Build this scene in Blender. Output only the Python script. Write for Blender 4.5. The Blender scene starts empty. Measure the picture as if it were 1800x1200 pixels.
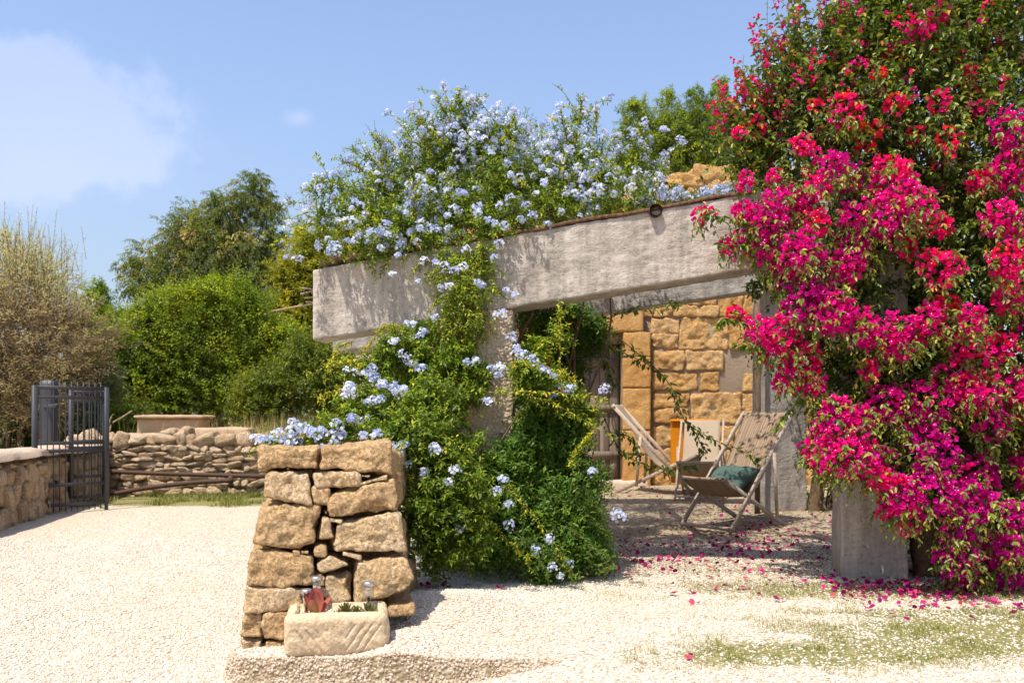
import bpy, bmesh, math
import numpy as np
from mathutils import Vector

# ------------------------------------------------------------------ scene, camera, sky, sun
C = bpy.context.scene
COL = C.collection
F, HY, CAMH = 1550.0, 738.0, 1.08          # focal length in photo pixels, horizon row, eye height

cam_d = bpy.data.cameras.new('camera')
cam = bpy.data.objects.new('camera', cam_d)
COL.objects.link(cam)
cam.location = (0, 0, CAMH)
cam.rotation_euler = (math.radians(90), 0, 0)
cam_d.sensor_width = 36.0
cam_d.lens = 36.0 * F / 1800.0
cam_d.shift_y = (HY - 600.0) / 1800.0
cam_d.clip_end = 3000
cam_d.clip_start = 0.05
cam_d.dof.use_dof = True
cam_d.dof.focus_distance = 5.6
cam_d.dof.aperture_fstop = 3.2
C.camera = cam

SUN = np.array((-0.30, -0.36, 1.0)); SUN /= np.linalg.norm(SUN)   # direction towards the sun
ELEV = math.asin(SUN[2]); AZ = math.atan2(SUN[0], SUN[1])
w = bpy.data.worlds.new('World'); C.world = w; w.use_nodes = True
nt = w.node_tree; nt.nodes.clear()
wo = nt.nodes.new('ShaderNodeOutputWorld')
bg = nt.nodes.new('ShaderNodeBackground'); bg.inputs[1].default_value = 0.150
sky = nt.nodes.new('ShaderNodeTexSky'); sky.sky_type = 'NISHITA'
sky.sun_disc = False; sky.sun_elevation = ELEV; sky.sun_rotation = AZ
sky.altitude = 100; sky.air_density = 1.12; sky.dust_density = 1.2; sky.ozone_density = 1.5
# one soft cumulus bank low in the north-west sky, placed by direction
tc = nt.nodes.new('ShaderNodeTexCoord')
def wmath(op, a, b=None):
    n = nt.nodes.new('ShaderNodeMath'); n.operation = op
    for i, v in enumerate((a, b)):
        if v is None: continue
        if isinstance(v, (int, float)): n.inputs[i].default_value = v
        else: nt.links.new(v, n.inputs[i])
    return n.outputs[0]
def wramp(v, lo, hi):
    n = nt.nodes.new('ShaderNodeMapRange'); n.interpolation_type = 'SMOOTHSTEP'
    nt.links.new(v, n.inputs[0]); n.inputs[1].default_value = lo; n.inputs[2].default_value = hi
    return n.outputs[0]
def cloud(cx, cz, rx, rz, seed, amp, soft=0.75):
    mp = nt.nodes.new('ShaderNodeSeparateXYZ'); nt.links.new(tc.outputs['Generated'], mp.inputs[0])
    yx = wmath('DIVIDE', mp.outputs[0], wmath('MAXIMUM', mp.outputs[1], 0.05))
    yz = wmath('DIVIDE', mp.outputs[2], wmath('MAXIMUM', mp.outputs[1], 0.05))
    nz = nt.nodes.new('ShaderNodeTexNoise'); nz.inputs['Scale'].default_value = 9.0
    nz.inputs['Detail'].default_value = 9; nz.inputs['Roughness'].default_value = 0.55
    ad = nt.nodes.new('ShaderNodeVectorMath'); ad.inputs[1].default_value = (seed, seed * 2, 0)
    nt.links.new(tc.outputs['Generated'], ad.inputs[0]); nt.links.new(ad.outputs[0], nz.inputs['Vector'])
    dx = wmath('DIVIDE', wmath('SUBTRACT', yx, cx), rx); dz = wmath('DIVIDE', wmath('SUBTRACT', yz, cz), rz)
    d = wmath('SQRT', wmath('ADD', wmath('MULTIPLY', dx, dx), wmath('MULTIPLY', dz, dz)))
    v = wmath('SUBTRACT', wmath('ADD', 1.0, wmath('MULTIPLY', wmath('SUBTRACT', nz.outputs[0], 0.5), amp)), d)
    return wramp(v, 0.0, soft)
c1 = cloud(-0.64, 0.355, 0.30, 0.115, 3.1, 1.5, 0.24)
c2 = cloud(-0.50, 0.28, 0.34, 0.14, 7.7, 1.0, 1.0)
c3 = cloud(-0.24, 0.342, 0.022, 0.014, 1.3, 1.6, 1.1)
cl = wmath('MINIMUM', wmath('ADD', wmath('ADD', wmath('MULTIPLY', c1, 0.27), wmath('MULTIPLY', c2, 0.10)), wmath('MULTIPLY', c3, 0.25)), 0.9)
mixc = nt.nodes.new('ShaderNodeMix'); mixc.data_type = 'RGBA'
nt.links.new(cl, mixc.inputs[0]); 
sepz = nt.nodes.new('ShaderNodeSeparateXYZ'); nt.links.new(tc.outputs['Generated'], sepz.inputs[0])
hz = wramp(sepz.outputs[2], 0.0, 0.42); dimh = wmath('ADD', 0.62, wmath('MULTIPLY', hz, 0.40))
hue = nt.nodes.new('ShaderNodeVectorMath'); hue.operation = 'MULTIPLY'; hue.inputs[1].default_value = (1.05, 0.98, 1.0)
scl_ = nt.nodes.new('ShaderNodeVectorMath'); scl_.operation = 'SCALE'; nt.links.new(sky.outputs[0], hue.inputs[0]); nt.links.new(hue.outputs[0], scl_.inputs[0]); nt.links.new(dimh, scl_.inputs['Scale'])
nt.links.new(scl_.outputs[0], mixc.inputs[6])
mixc.inputs[7].default_value = (4.3, 4.45, 5.7, 1)
nt.links.new(mixc.outputs[2], bg.inputs[0]); nt.links.new(bg.outputs[0], wo.inputs[0])

sd = bpy.data.lights.new('sun', 'SUN'); sd.energy = 4.3; sd.angle = math.radians(0.5); sd.color = (1.0, 0.945, 0.845)
so = bpy.data.objects.new('sun', sd); COL.objects.link(so)
so.rotation_euler = Vector(SUN).to_track_quat('Z', 'Y').to_euler(); so.location = (-6, -6, 20)
C.view_settings.view_transform = 'Standard'; C.view_settings.look = 'None'
C.view_settings.exposure = 0.60; C.view_settings.gamma = 1.0
C.cycles.max_bounces = 8; C.cycles.transparent_max_bounces = 8

rng = np.random.default_rng(11)

# ------------------------------------------------------------------ helpers: numbers
def P(px, py, d): return np.array(((px - 900) / F * d, d, CAMH - (py - HY) / F * d))
def nrm(v):
    v = np.asarray(v, float); return v / np.maximum(np.linalg.norm(v, axis=-1, keepdims=True), 1e-9)
def ss(a, b, x):
    t = np.clip((x - a) / (b - a), 0, 1); return t * t * (3 - 2 * t)
def _h(ix, iy, iz, s):
    n = (ix.astype(np.int64) * 374761393 + iy.astype(np.int64) * 668265263 + iz.astype(np.int64) * 2147483647 + s * 974711) & 0x7fffffff
    n = ((n ^ (n >> 13)) * 1274126177) & 0x7fffffff
    n = ((n ^ (n >> 16)) * 668265263) & 0x7fffffff
    return (n & 0xffff) / 65535.0
def vnoise(p, seed=0):
    p = np.asarray(p, float); i = np.floor(p).astype(np.int64); f = p - i; f = f * f * (3 - 2 * f)
    r = 0
    for dx in (0, 1):
        for dy in (0, 1):
            for dz in (0, 1):
                wt = (f[:, 0] if dx else 1 - f[:, 0]) * (f[:, 1] if dy else 1 - f[:, 1]) * (f[:, 2] if dz else 1 - f[:, 2])
                r = r + wt * _h(i[:, 0] + dx, i[:, 1] + dy, i[:, 2] + dz, seed)
    return r * 2 - 1
def fbm(p, seed=0, octs=4, gain=0.5):
    a, r, q = 1.0, 0, np.asarray(p, float)
    for k in range(octs):
        r = r + a * vnoise(q, seed + k * 17); q = q * 2.03 + 11.3; a *= gain
    return r
def rsph(n): return nrm(rng.normal(size=(n, 3)))
def smooth_path(pts, n):
    pts = np.asarray(pts, float); m = len(pts)
    t = np.linspace(0, m - 1, n); i = np.clip(t.astype(int), 0, m - 2); u = (t - i)[:, None]
    p0 = pts[np.maximum(i - 1, 0)]; p1 = pts[i]; p2 = pts[i + 1]; p3 = pts[np.minimum(i + 2, m - 1)]
    return 0.5 * (2 * p1 + (p2 - p0) * u + (2 * p0 - 5 * p1 + 4 * p2 - p3) * u ** 2 + (3 * p1 - p0 - 3 * p2 + p3) * u ** 3)

# ------------------------------------------------------------------ helpers: meshes
class MB:
    """collects vertices and faces (quads / tris in blocks) for ONE mesh"""
    def __init__(s): s.V = []; s.F = []; s.A = []; s.M = []; s.n = 0
    def add(s, V, faces, var=0.5, mi=0):
        V = np.asarray(V, float).reshape(-1, 3)
        s.V.append(V)
        if np.isscalar(var): var = np.full(len(V), var)
        s.A.append(np.asarray(var, float))
        if not isinstance(faces, (list, tuple)) or (len(faces) and not hasattr(faces[0], 'ndim')):
            faces = [np.asarray(faces)]
        for f in faces:
            f = np.asarray(f, np.int64)
            s.F.append(f + s.n); s.M.append(np.full(len(f), mi))
        s.n += len(V); return s
    def build(s, name, mats, parent=None, smooth=True, label=None):
        me = bpy.data.meshes.new(name)
        V = np.concatenate(s.V); me.vertices.add(len(V)); me.vertices.foreach_set('co', V.ravel().astype(np.float32))
        loops = np.concatenate([f.ravel() for f in s.F]); sizes = np.concatenate([np.full(len(f), f.shape[1]) for f in s.F])
        me.loops.add(len(loops)); me.loops.foreach_set('vertex_index', loops.astype(np.int32))
        me.polygons.add(len(sizes))
        starts = np.concatenate(([0], np.cumsum(sizes)[:-1]))
        me.polygons.foreach_set('loop_start', starts.astype(np.int32))
        me.polygons.foreach_set('material_index', np.concatenate(s.M).astype(np.int32))
        if smooth: me.polygons.foreach_set('use_smooth', np.ones(len(sizes), bool))
        a = me.attributes.new('var', 'FLOAT', 'POINT'); a.data.foreach_set('value', np.concatenate(s.A).astype(np.float32))
        for m in (mats if isinstance(mats, (list, tuple)) else [mats]): me.materials.append(m)
        me.update(calc_edges=True); me.validate()
        o = bpy.data.objects.new(name, me); COL.objects.link(o)
        if parent is not None: o.parent = parent; o.matrix_parent_inverse = parent.matrix_world.inverted()
        if label: o['label'] = label
        return o
def thing(name, label, cat, loc=(0, 0, 0), group=None, rz=0):
    o = bpy.data.objects.new(name, None); COL.objects.link(o); o.empty_display_size = 0.2
    o.location = loc; o.rotation_euler = (0, 0, rz)
    from mathutils import Matrix
    o.matrix_world = Matrix.Translation(Vector([float(x) for x in loc])) @ Matrix.Rotation(rz, 4, 'Z')
    return tag(o, label, cat, group)
def tag(o, label=None, cat=None, group=None, kind=None):
    if label: o['label'] = label
    if cat: o['category'] = cat
    if group: o['group'] = group
    if kind: o['kind'] = kind
    return o

def grid_faces(nu, nv, closed=False):
    i = np.arange(nu - 1)[:, None]; j = np.arange(nv if closed else nv - 1)[None, :]
    a = i * nv + j; b = i * nv + (j + 1) % nv
    return np.stack([a, b, b + nv, a + nv], -1).reshape(-1, 4)
def tube(mb, pts, rad, k=8, var=0.5, cap=True, mi=0):
    pts = np.asarray(pts, float); n = len(pts); rad = np.broadcast_to(rad, (n,))
    t = nrm(np.gradient(pts, axis=0)); up = np.where(np.abs(t[:, 2:3]) > 0.9, np.array([[1, 0, 0]]), np.array([[0, 0, 1]]))
    a = nrm(np.cross(t, up)); b = np.cross(t, a)
    th = np.linspace(0, 2 * np.pi, k, endpoint=False)
    V = pts[:, None] + rad[:, None, None] * (np.cos(th)[None, :, None] * a[:, None] + np.sin(th)[None, :, None] * b[:, None])
    fs = [grid_faces(n, k, True)]
    if cap:
        fs.append(np.arange(k)[None, ::-1]); fs.append((np.arange(k) + (n - 1) * k)[None])
    mb.add(V.reshape(-1, 3), fs, var, mi)
def bar(mb, p, q, w_, h_, side=None, var=0.5, bev=0.15):
    """rounded-corner bar of section w_ x h_ from p to q"""
    p = np.asarray(p, float); q = np.asarray(q, float); t = nrm(q - p)
    if side is None: side = np.cross(t, (0, 0, 1)) if abs(t[2]) < 0.95 else np.array((1.0, 0, 0))
    a = nrm(np.asarray(side, float) - np.dot(side, t) * t); b = np.cross(t, a)
    x, y, c = w_ / 2, h_ / 2, min(w_, h_) * bev
    sec = [(x, y - c), (x - c, y), (-x + c, y), (-x, y - c), (-x, -y + c), (-x + c, -y), (x - c, -y), (x, -y + c)]
    V = np.array([o + a * u + b * v for o in (p, q) for u, v in sec])
    f = [[i, (i + 1) % 8, 8 + (i + 1) % 8, 8 + i] for i in range(8)]
    mb.add(V, [np.array(f), np.arange(8)[None, ::-1], (np.arange(8) + 8)[None]], var)
def rbox(nx, ny, nz, r):
    """unit box -.5...5 as 6 grids; rounded edges come later from r in unit-size; returns V, faces"""
    Vs, Fs, n = [], [], 0
    for ax in range(3):
        for sgn in (-0.5, 0.5):
            cnt = [nx, ny, nz]; u, v = [k for k in range(3) if k != ax]
            U, W = np.meshgrid(np.linspace(-.5, .5, cnt[u] + 1), np.linspace(-.5, .5, cnt[v] + 1), indexing='ij')
            p = np.zeros((U.size, 3)); p[:, ax] = sgn; p[:, u] = U.ravel(); p[:, v] = W.ravel()
            f = grid_faces(cnt[u] + 1, cnt[v] + 1)
            if (sgn > 0) != (ax == 1): f = f[:, ::-1]
            f = f[:, ::-1]
            Vs.append(p); Fs.append(f + n); n += len(p)
    V = np.concatenate(Vs); Fc = np.concatenate(Fs)
    key = np.round(V * 1e5).astype(np.int64)                      # weld the six grids
    _, first, inv = np.unique(key, axis=0, return_index=True, return_inverse=True)
    return V[first], inv.ravel()[Fc]
def roundit(V, size, r):
    size = np.asarray(size, float); p = V * size; c = np.clip(p, -(size / 2 - r), size / 2 - r)
    d = p - c; L = np.linalg.norm(d, axis=1, keepdims=True)
    return np.where(L > 1e-9, c + d / np.maximum(L, 1e-9) * r, p)
def rough_block(center, size, seg=0.02, r=0.03, amp=0.012, freq=9, seed=0, rz=0.0, corners=None):
    n = [int(np.clip(round(s / seg), 3, 60)) for s in size]
    V, f = rbox(*n, 0); V = roundit(V, size, min(r, min(size) * 0.45))
    q = V + seed * 3.17
    dirn = nrm(V / np.asarray(size))
    V = V + dirn * (amp * fbm(q * freq, seed, 4, 0.55) + amp * 0.6 * fbm(q * freq * 0.35, seed + 5, 2))[:, None]
    c, s = math.cos(rz), math.sin(rz)
    V = np.stack([V[:, 0] * c - V[:, 1] * s, V[:, 0] * s + V[:, 1] * c, V[:, 2]], 1)
    return V + np.asarray(center), f
def plain_box(mb, lo, hi, var=0.5, mi=0):
    lo = np.asarray(lo, float); hi = np.asarray(hi, float)
    V, f = rbox(1, 1, 1, 0); mb.add((V + 0.5) * (hi - lo) + lo, f, var, mi)
def icos(sub=0):
    bm = bmesh.new(); bmesh.ops.create_icosphere(bm, subdivisions=sub + 1, radius=1.0)
    V = np.array([v.co[:] for v in bm.verts]); f = np.array([[v.index for v in t.verts] for t in bm.faces]); bm.free()
    return V, f
def frames(d, up):
    """(N,3,3) with rows x=dir, y=side, z=normal"""
    d = nrm(d); y = nrm(np.cross(up, d)); z = np.cross(d, y); return np.stack([d, y, z], 1)
def scatter(mb, T, TF, R, pos, scl, var=None, mi=0):
    """template T (k,3), faces TF; R (N,3,3) rows = axes; scl (N,) or (N,3)"""
    N, k = len(pos), len(T)
    if N == 0: return
    scl = np.asarray(scl, float); scl = scl[:, None] if scl.ndim == 1 else scl
    L = T[None] * scl[:, None, :] if scl.shape[1] == 3 else T[None] * scl[:, None, :]
    V = np.einsum('nkj,njc->nkc', L, R) + pos[:, None]
    off = (np.arange(N) * k)
    fs = [(np.asarray(f)[None] + off[:, None, None]).reshape(-1, np.asarray(f).shape[1]) for f in (TF if isinstance(TF, list) else [TF])]
    v = 0.5 if var is None else np.repeat(var, k)
    mb.add(V.reshape(-1, 3), fs, v, mi)
LEAF4 = (np.array([(0, 0, 0), (.45, .5, .10), (1, 0, -.06), (.45, -.5, .10)]), np.array([(0, 2, 1), (0, 3, 2)]))
LEAF6 = (np.array([(0, 0, 0), (.28, .46, .12), (.68, .36, .08), (1, 0, -.16), (.68, -.36, .08), (.28, -.46, .12)]),
         np.array([(0, 3, 2, 1), (0, 5, 4, 3)]))
BRACT = (np.array([(0, 0, 0), (.22, .40, .10), (.62, .50, .16), (1, 0, .10), (.62, -.50, .16), (.22, -.40, .10)]),
         np.array([(0, 3, 2, 1), (0, 5, 4, 3)]))

def facet_radius(U, r, n=12, soft=.055):
    """radius function of a random convex, slightly worn polyhedron inside the unit box"""
    N = np.concatenate([np.eye(3), -np.eye(3), nrm(r.normal(size=(n, 3)))])
    N = nrm(N + np.concatenate([r.normal(0, .22, (6, 3)), np.zeros((n, 3))])); dk = np.concatenate([r.uniform(.85, 1.0, 6), r.uniform(.98, 1.35, n)])
    q = np.maximum(U @ N.T, 1e-3) / dk
    return 1.0 / ((q ** (1 / soft)).sum(1) ** soft)
# ------------------------------------------------------------------ helpers: materials
def newmat(name):
    m = bpy.data.materials.new(name); m.use_nodes = True; m.node_tree.nodes.clear(); return m, m.node_tree
class NT:
    def __init__(s, name):
        s.m, s.t = newmat(name); s.out = s.t.nodes.new('ShaderNodeOutputMaterial')
    def n(s, typ, **kw):
        nd = s.t.nodes.new('ShaderNode' + typ)
        for k, v in kw.items(): setattr(nd, k, v)
        return nd
    def l(s, a, b): s.t.links.new(a, b)
    def pos(s, scale=(1, 1, 1), obj=False):
        src = s.n('TexCoord').outputs['Object'] if obj else s.n('NewGeometry').outputs['Position']
        mp = s.n('Mapping'); mp.inputs['Scale'].default_value = scale; s.l(src, mp.inputs[0]); return mp.outputs[0]
    def noise(s, vec, scale, detail=5, rough=0.55):
        a = s.n('TexNoise'); a.inputs['Scale'].default_value = scale; a.inputs['Detail'].default_value = detail
        a.inputs['Roughness'].default_value = rough; s.l(vec, a.inputs['Vector']); return a.outputs[0]
    def voro(s, vec, scale, feature='F1', out='Distance', rnd=1.0):
        a = s.n('TexVoronoi', feature=feature); a.inputs['Scale'].default_value = scale
        a.inputs['Randomness'].default_value = rnd; s.l(vec, a.inputs['Vector']); return a.outputs[out]
    def ramp(s, v, stops, interp='LINEAR'):
        r = s.n('ValToRGB'); cr = r.color_ramp; cr.interpolation = interp
        while len(cr.elements) < len(stops): cr.elements.new(0.5)
        for e, (p, c) in zip(cr.elements, stops):
            e.position = p; e.color = (*c, 1) if len(c) == 3 else c
        s.l(v, r.inputs[0]); return r.outputs[0]
    def mix(s, fac, a, b, mode='MIX'):
        x = s.n('Mix', data_type='RGBA', blend_type=mode)
        for sock, v in ((x.inputs[0], fac), (x.inputs[6], a), (x.inputs[7], b)):
            if isinstance(v, (int, float)): sock.default_value = v
            elif isinstance(v, tuple): sock.default_value = (*v, 1) if len(v) == 3 else v
            else: s.l(v, sock)
        return x.outputs[2]
    def math(s, op, a, b=None):
        x = s.n('Math', operation=op)
        for sock, v in zip(x.inputs, (a, b)):
            if v is None: continue
            if isinstance(v, (int, float)): sock.default_value = v
            else: s.l(v, sock)
        return x.outputs[0]
    def attr(s, name='var'):
        a = s.n('Attribute', attribute_name=name); return a.outputs['Fac']
    def bump(s, h, strength=0.5, dist=0.01, prev=None):
        b = s.n('Bump'); b.inputs['Strength'].default_value = strength; b.inputs['Distance'].default_value = dist
        s.l(h, b.inputs['Height'])
        if prev is not None: s.l(prev, b.inputs['Normal'])
        return b.outputs[0]
    def pbr(s, color, rough=0.8, normal=None, metal=0.0, spec=0.3, sheen=0):
        p = s.n('BsdfPrincipled')
        for k, v in (('Base Color', color), ('Roughness', rough), ('Metallic', metal), ('Specular IOR Level', spec)):
            if isinstance(v, tuple): p.inputs[k].default_value = (*v, 1)
            elif isinstance(v, (int, float)): p.inputs[k].default_value = v
            else: s.l(v, p.inputs[k])
        if normal is not None: s.l(normal, p.inputs['Normal'])
        return p.outputs[0]
    def done(s, sh): s.l(sh, s.out.inputs['Surface']); return s.m

def leafmat(name, stops, trans=0.35, tint=(1.25, 1.3, 0.5), rough=0.5, spec=0.25):
    t = NT(name); col = t.ramp(t.attr(), stops)
    p = t.pbr(col, rough, spec=spec)
    tr = t.n('BsdfTranslucent'); t.l(t.mix(1.0, col, tint, 'MULTIPLY'), tr.inputs[0])
    mx = t.n('MixShader'); mx.inputs[0].default_value = trans
    t.l(p, mx.inputs[1]); t.l(tr.outputs[0], mx.inputs[2]); return t.done(mx.outputs[0])

def stonemat(name, stops, bump=0.7, pit=30, fine=140, var_amt=0.35):
    t = NT(name); p = t.pos()
    n1 = t.noise(p, 5, 6, 0.6); n2 = t.noise(p, 38, 5, 0.65); pits = t.voro(p, pit)
    v = t.math('ADD', t.math('ADD', t.math('MULTIPLY', n1, 0.55), t.math('MULTIPLY', n2, 0.45)), t.math('MULTIPLY', t.math('SUBTRACT', t.attr(), 0.5), var_amt))
    col = t.ramp(v, stops)
    hgt = t.math('ADD', t.math('MULTIPLY', n2, 0.7), t.math('MULTIPLY', t.ramp(pits, [(0, (0, 0, 0)), (.35, (1, 1, 1))]), 0.25))
    grain = t.noise(p, fine * .62, 5, 0.75); pk = t.ramp(t.noise(p, 62, 4, 0.7), [(.36, (0, 0, 0)), (.52, (1, 1, 1))])
    col = t.mix(t.math('MULTIPLY', t.math('SUBTRACT', 1.0, pk), 0.30), col, stops[0][1]); col = t.mix(0.35, col, t.ramp(grain, [(.3, stops[1][1]), (.7, stops[-1][1])]))
    b = t.bump(t.math('ADD', hgt, t.math('MULTIPLY', pk, .45)), min(1, bump * 1.3), 0.030); b = t.bump(grain, min(1, bump * 1.2), 0.010, b)
    return t.done(t.pbr(col, 0.92, b, spec=0.15))

def concretemat(name, base, dark, agg=0.0, streak=True):
    t = NT(name); p = t.pos()
    n1 = t.noise(p, 2.2, 6, 0.62); n2 = t.noise(p, 26, 5, 0.6)
    col = t.ramp(n1, [(.30, dark), (.62, base)])
    if streak:
        st = t.noise(t.pos((9, 9, 0.8)), 1.3, 4, 0.6)
        col = t.mix(t.math('MULTIPLY', t.ramp(st, [(.44, (0, 0, 0)), (.62, (1, 1, 1))]), 0.62), col, tuple(x * 0.5 for x in dark))
    col = t.mix(0.30, col, t.ramp(n2, [(.3, dark), (.7, tuple(min(1, x * 1.2) for x in base))]))
    board = t.noise(t.pos((6, 6, 22)), 1.0, 5, 0.7)
    hgt = t.math('ADD', t.math('MULTIPLY', n2, 0.6), t.math('MULTIPLY', board, 0.5))
    pit = t.voro(p, 24); hgt = t.math('ADD', hgt, t.math('MULTIPLY', t.ramp(pit, [(.0, (0, 0, 0)), (.16, (1, 1, 1))]), 0.5))
    if agg:
        v = t.voro(p, 42); vc = t.voro(p, 42, out='Color')
        col = t.mix(agg, col, t.mix(0.6, t.ramp(v, [(0, (.40, .31, .20)), (.6, (.12, .085, .055))]), vc, 'OVERLAY'))
        hgt = t.math('SUBTRACT', hgt, t.math('MULTIPLY', v, 1.2))
    fl_ = t.ramp(t.noise(p, 34, 5, .75), [(.30, (0, 0, 0)), (.44, (1, 1, 1))]); col = t.mix(t.math('MULTIPLY', t.math('SUBTRACT', 1.0, fl_), .08), col, tuple(x * .55 for x in dark)); hgt = t.math('ADD', hgt, t.math('MULTIPLY', fl_, .22))
    b = t.bump(hgt, 0.9, 0.018)
    return t.done(t.pbr(col, 0.93, b, spec=0.12))

M = {}
STONE_O = [(.18, (.26, .135, .050)), (.36, (.52, .295, .115)), (.54, (.70, .455, .215)), (.74, (.82, .65, .43))]
M['pier'] = stonemat('pier_stone', STONE_O)
M['house'] = stonemat('house_stone', [(0.2, (0.2968, 0.1235, 0.0304)), (0.36, (0.6148, 0.2945, 0.072)), (0.54, (0.7632, 0.4275, 0.144)), (0.76, (0.848, 0.589, 0.304))], 0.9, 26)
M['mortar'] = stonemat('lime_mortar', [(0.25, (0.3468, 0.24, 0.1496)), (0.5, (0.5304, 0.3936, 0.264)), (0.75, (0.6732, 0.5472, 0.4048))], 0.8, 60)
M['jamb'] = stonemat('jamb_stone', [(.22, (.36, .15, .035)), (.42, (.58, .28, .07)), (.56, (.66, .35, .11)), (.75, (.72, .48, .22))], 0.6, 40)
M['field'] = stonemat('field_stone', [(0.18, (0.2496, 0.1512, 0.077)), (0.34, (0.528, 0.3528, 0.196)), (0.52, (0.6912, 0.4956, 0.301)), (0.74, (0.7872, 0.6132, 0.413))], 0.8, 40)
M['cap'] = stonemat('wall_plaster', [(0.2, (0.483, 0.342, 0.2408)), (0.5, (0.651, 0.494, 0.3612)), (0.8, (0.756, 0.608, 0.4644))], 0.5, 60)
M['ashlar'] = stonemat('ashlar', [(0.2, (0.36, 0.2376, 0.1425)), (0.45, (0.552, 0.3888, 0.247)), (0.75, (0.696, 0.5292, 0.361))], 0.5, 60)
M['trough'] = stonemat('trough_stone', [(0.24, (0.38, 0.2392, 0.12)), (0.42, (0.58, 0.414, 0.24)), (0.56, (0.7, 0.5336, 0.344)), (0.75, (0.8, 0.6624, 0.48))], 0.35, 70, 220)
M['concrete'] = concretemat('rough_concrete', (.50, .435, .365), (.33, .285, .235))
M['concrete_agg'] = concretemat('aggregate_concrete', (.60, .48, .34), (.40, .30, .20), 0.30, False)
M['concrete_dark'] = concretemat('old_concrete', (.42, .375, .325), (.24, .21, .18))

def plain(name, col, rough=0.6, metal=0.0, spec=0.4, nscale=30, amt=0.35, bump=0.2):
    t = NT(name); p = t.pos(); n = t.noise(p, nscale, 5, 0.6)
    c = t.ramp(n, [(.3, tuple(x * (1 - amt) for x in col)), (.7, tuple(min(1, x * (1 + amt * .6)) for x in col))])
    return t.done(t.pbr(c, rough, t.bump(n, bump, 0.004), metal, spec))
M['gate'] = plain('grey_gate_paint', (.045, .045, .049), 0.5, 0.0, 0.4, 12, 0.18, 0.05)
M['rust'] = plain('rusty_iron', (.085, .045, .028), 0.8, 0.0, 0.3, 40, 0.5, 0.5)
M['cane'] = plain('dry_cane', (.30, .22, .13), 0.8)
M['rustboard'] = plain('rusty_sheet_edge', (.16, .085, .045), 0.85, 0, 0.2, 25, 0.5, 0.5)
M['bark'] = plain('bark', (.16, .105, .065), 0.9, 0, 0.15, 30, 0.5, 0.8)
M['twig'] = plain('twig', (.13, .12, .05), 0.8, 0, 0.2, 20, 0.4, 0.2)
M['twigbrown'] = plain('brown_twig', (.17, .11, .05), 0.8, 0, 0.2, 20, 0.4, 0.2)
M['pole'] = plain('pale_pole', (.34, .37, .28), 0.6)
M['steel'] = plain('brushed_steel', (.55, .53, .50), 0.35, 0.9, 0.5, 60, 0.2, 0.1)
M['black'] = plain('black_plastic', (.012, .012, .012), 0.5)
M['teak'] = plain('weathered_wood', (.40, .32, .25), 0.7, 0, 0.25, 45, 0.35, 0.3)
t = NT('frosted_glass'); p_ = t.n('BsdfPrincipled'); p_.inputs['Base Color'].default_value = (.85, .83, .78, 1)
p_.inputs['Roughness'].default_value = 0.2; p_.inputs['Transmission Weight'].default_value = 0.75; p_.inputs['IOR'].default_value = 1.15
M['glass'] = t.done(p_.outputs[0])
# striped sling canvas
t = NT('striped_canvas'); sp = t.n('SeparateXYZ'); t.l(t.n('TexCoord').outputs['Object'], sp.inputs[0])
sx = t.math('MULTIPLY', sp.outputs[0], 20.0); cm = t.n('CombineXYZ'); t.l(sx, cm.inputs[0])
st = t.noise(cm.outputs[0], 1.9, 2, 0.5)
weave = t.noise(t.pos((1, 1, 1), True), 260, 2)
ccol = t.ramp(st, [(.36, (.13, .075, .042)), (.44, (.40, .285, .185)), (.52, (.17, .10, .06)), (.60, (.46, .345, .235)), (.70, (.22, .14, .085))])
ccol = t.mix(0.15, ccol, t.ramp(weave, [(.3, (.2, .15, .1)), (.7, (.7, .6, .5))]))
pb = t.pbr(ccol, 0.9, t.bump(weave, 0.3, 0.002), spec=0.1)
trn = t.n('BsdfTranslucent'); t.l(ccol, trn.inputs[0]); mx = t.n('MixShader'); mx.inputs[0].default_value = 0.2
t.l(pb, mx.inputs[1]); t.l(trn.outputs[0], mx.inputs[2]); M['stripe'] = t.done(mx.outputs[0])
def cloth(name, col, tr=0.2):
    t = NT(name); n = t.noise(t.pos((1, 1, 1), True), 180, 3); c = t.ramp(n, [(.3, tuple(x * .7 for x in col)), (.7, col)])
    pb = t.pbr(c, 0.9, t.bump(n, 0.3, 0.002), spec=0.1); trn = t.n('BsdfTranslucent'); t.l(c, trn.inputs[0])
    mx = t.n('MixShader'); mx.inputs[0].default_value = tr; t.l(pb, mx.inputs[1]); t.l(trn.outputs[0], mx.inputs[2]); return t.done(mx.outputs[0])
M['linen'] = cloth('beige_linen', (.50, .39, .28)); M['greenpillow'] = cloth('green_cushion_cloth', (.085, .135, .115), 0.05)
M['orange'] = cloth('orange_towel_cloth', (.80, .30, .015), 0.3)
# old door boards
t = NT('weathered_door_wood'); n = t.noise(t.pos((26, 26, 1.6)), 1.0, 6, 0.65)
c = t.ramp(n, [(.28, (.085, .062, .045)), (.5, (.20, .155, .118)), (.75, (.31, .255, .20))])
M['door'] = t.done(t.pbr(c, 0.88, t.bump(n, 0.6, 0.006), spec=0.15))

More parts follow.
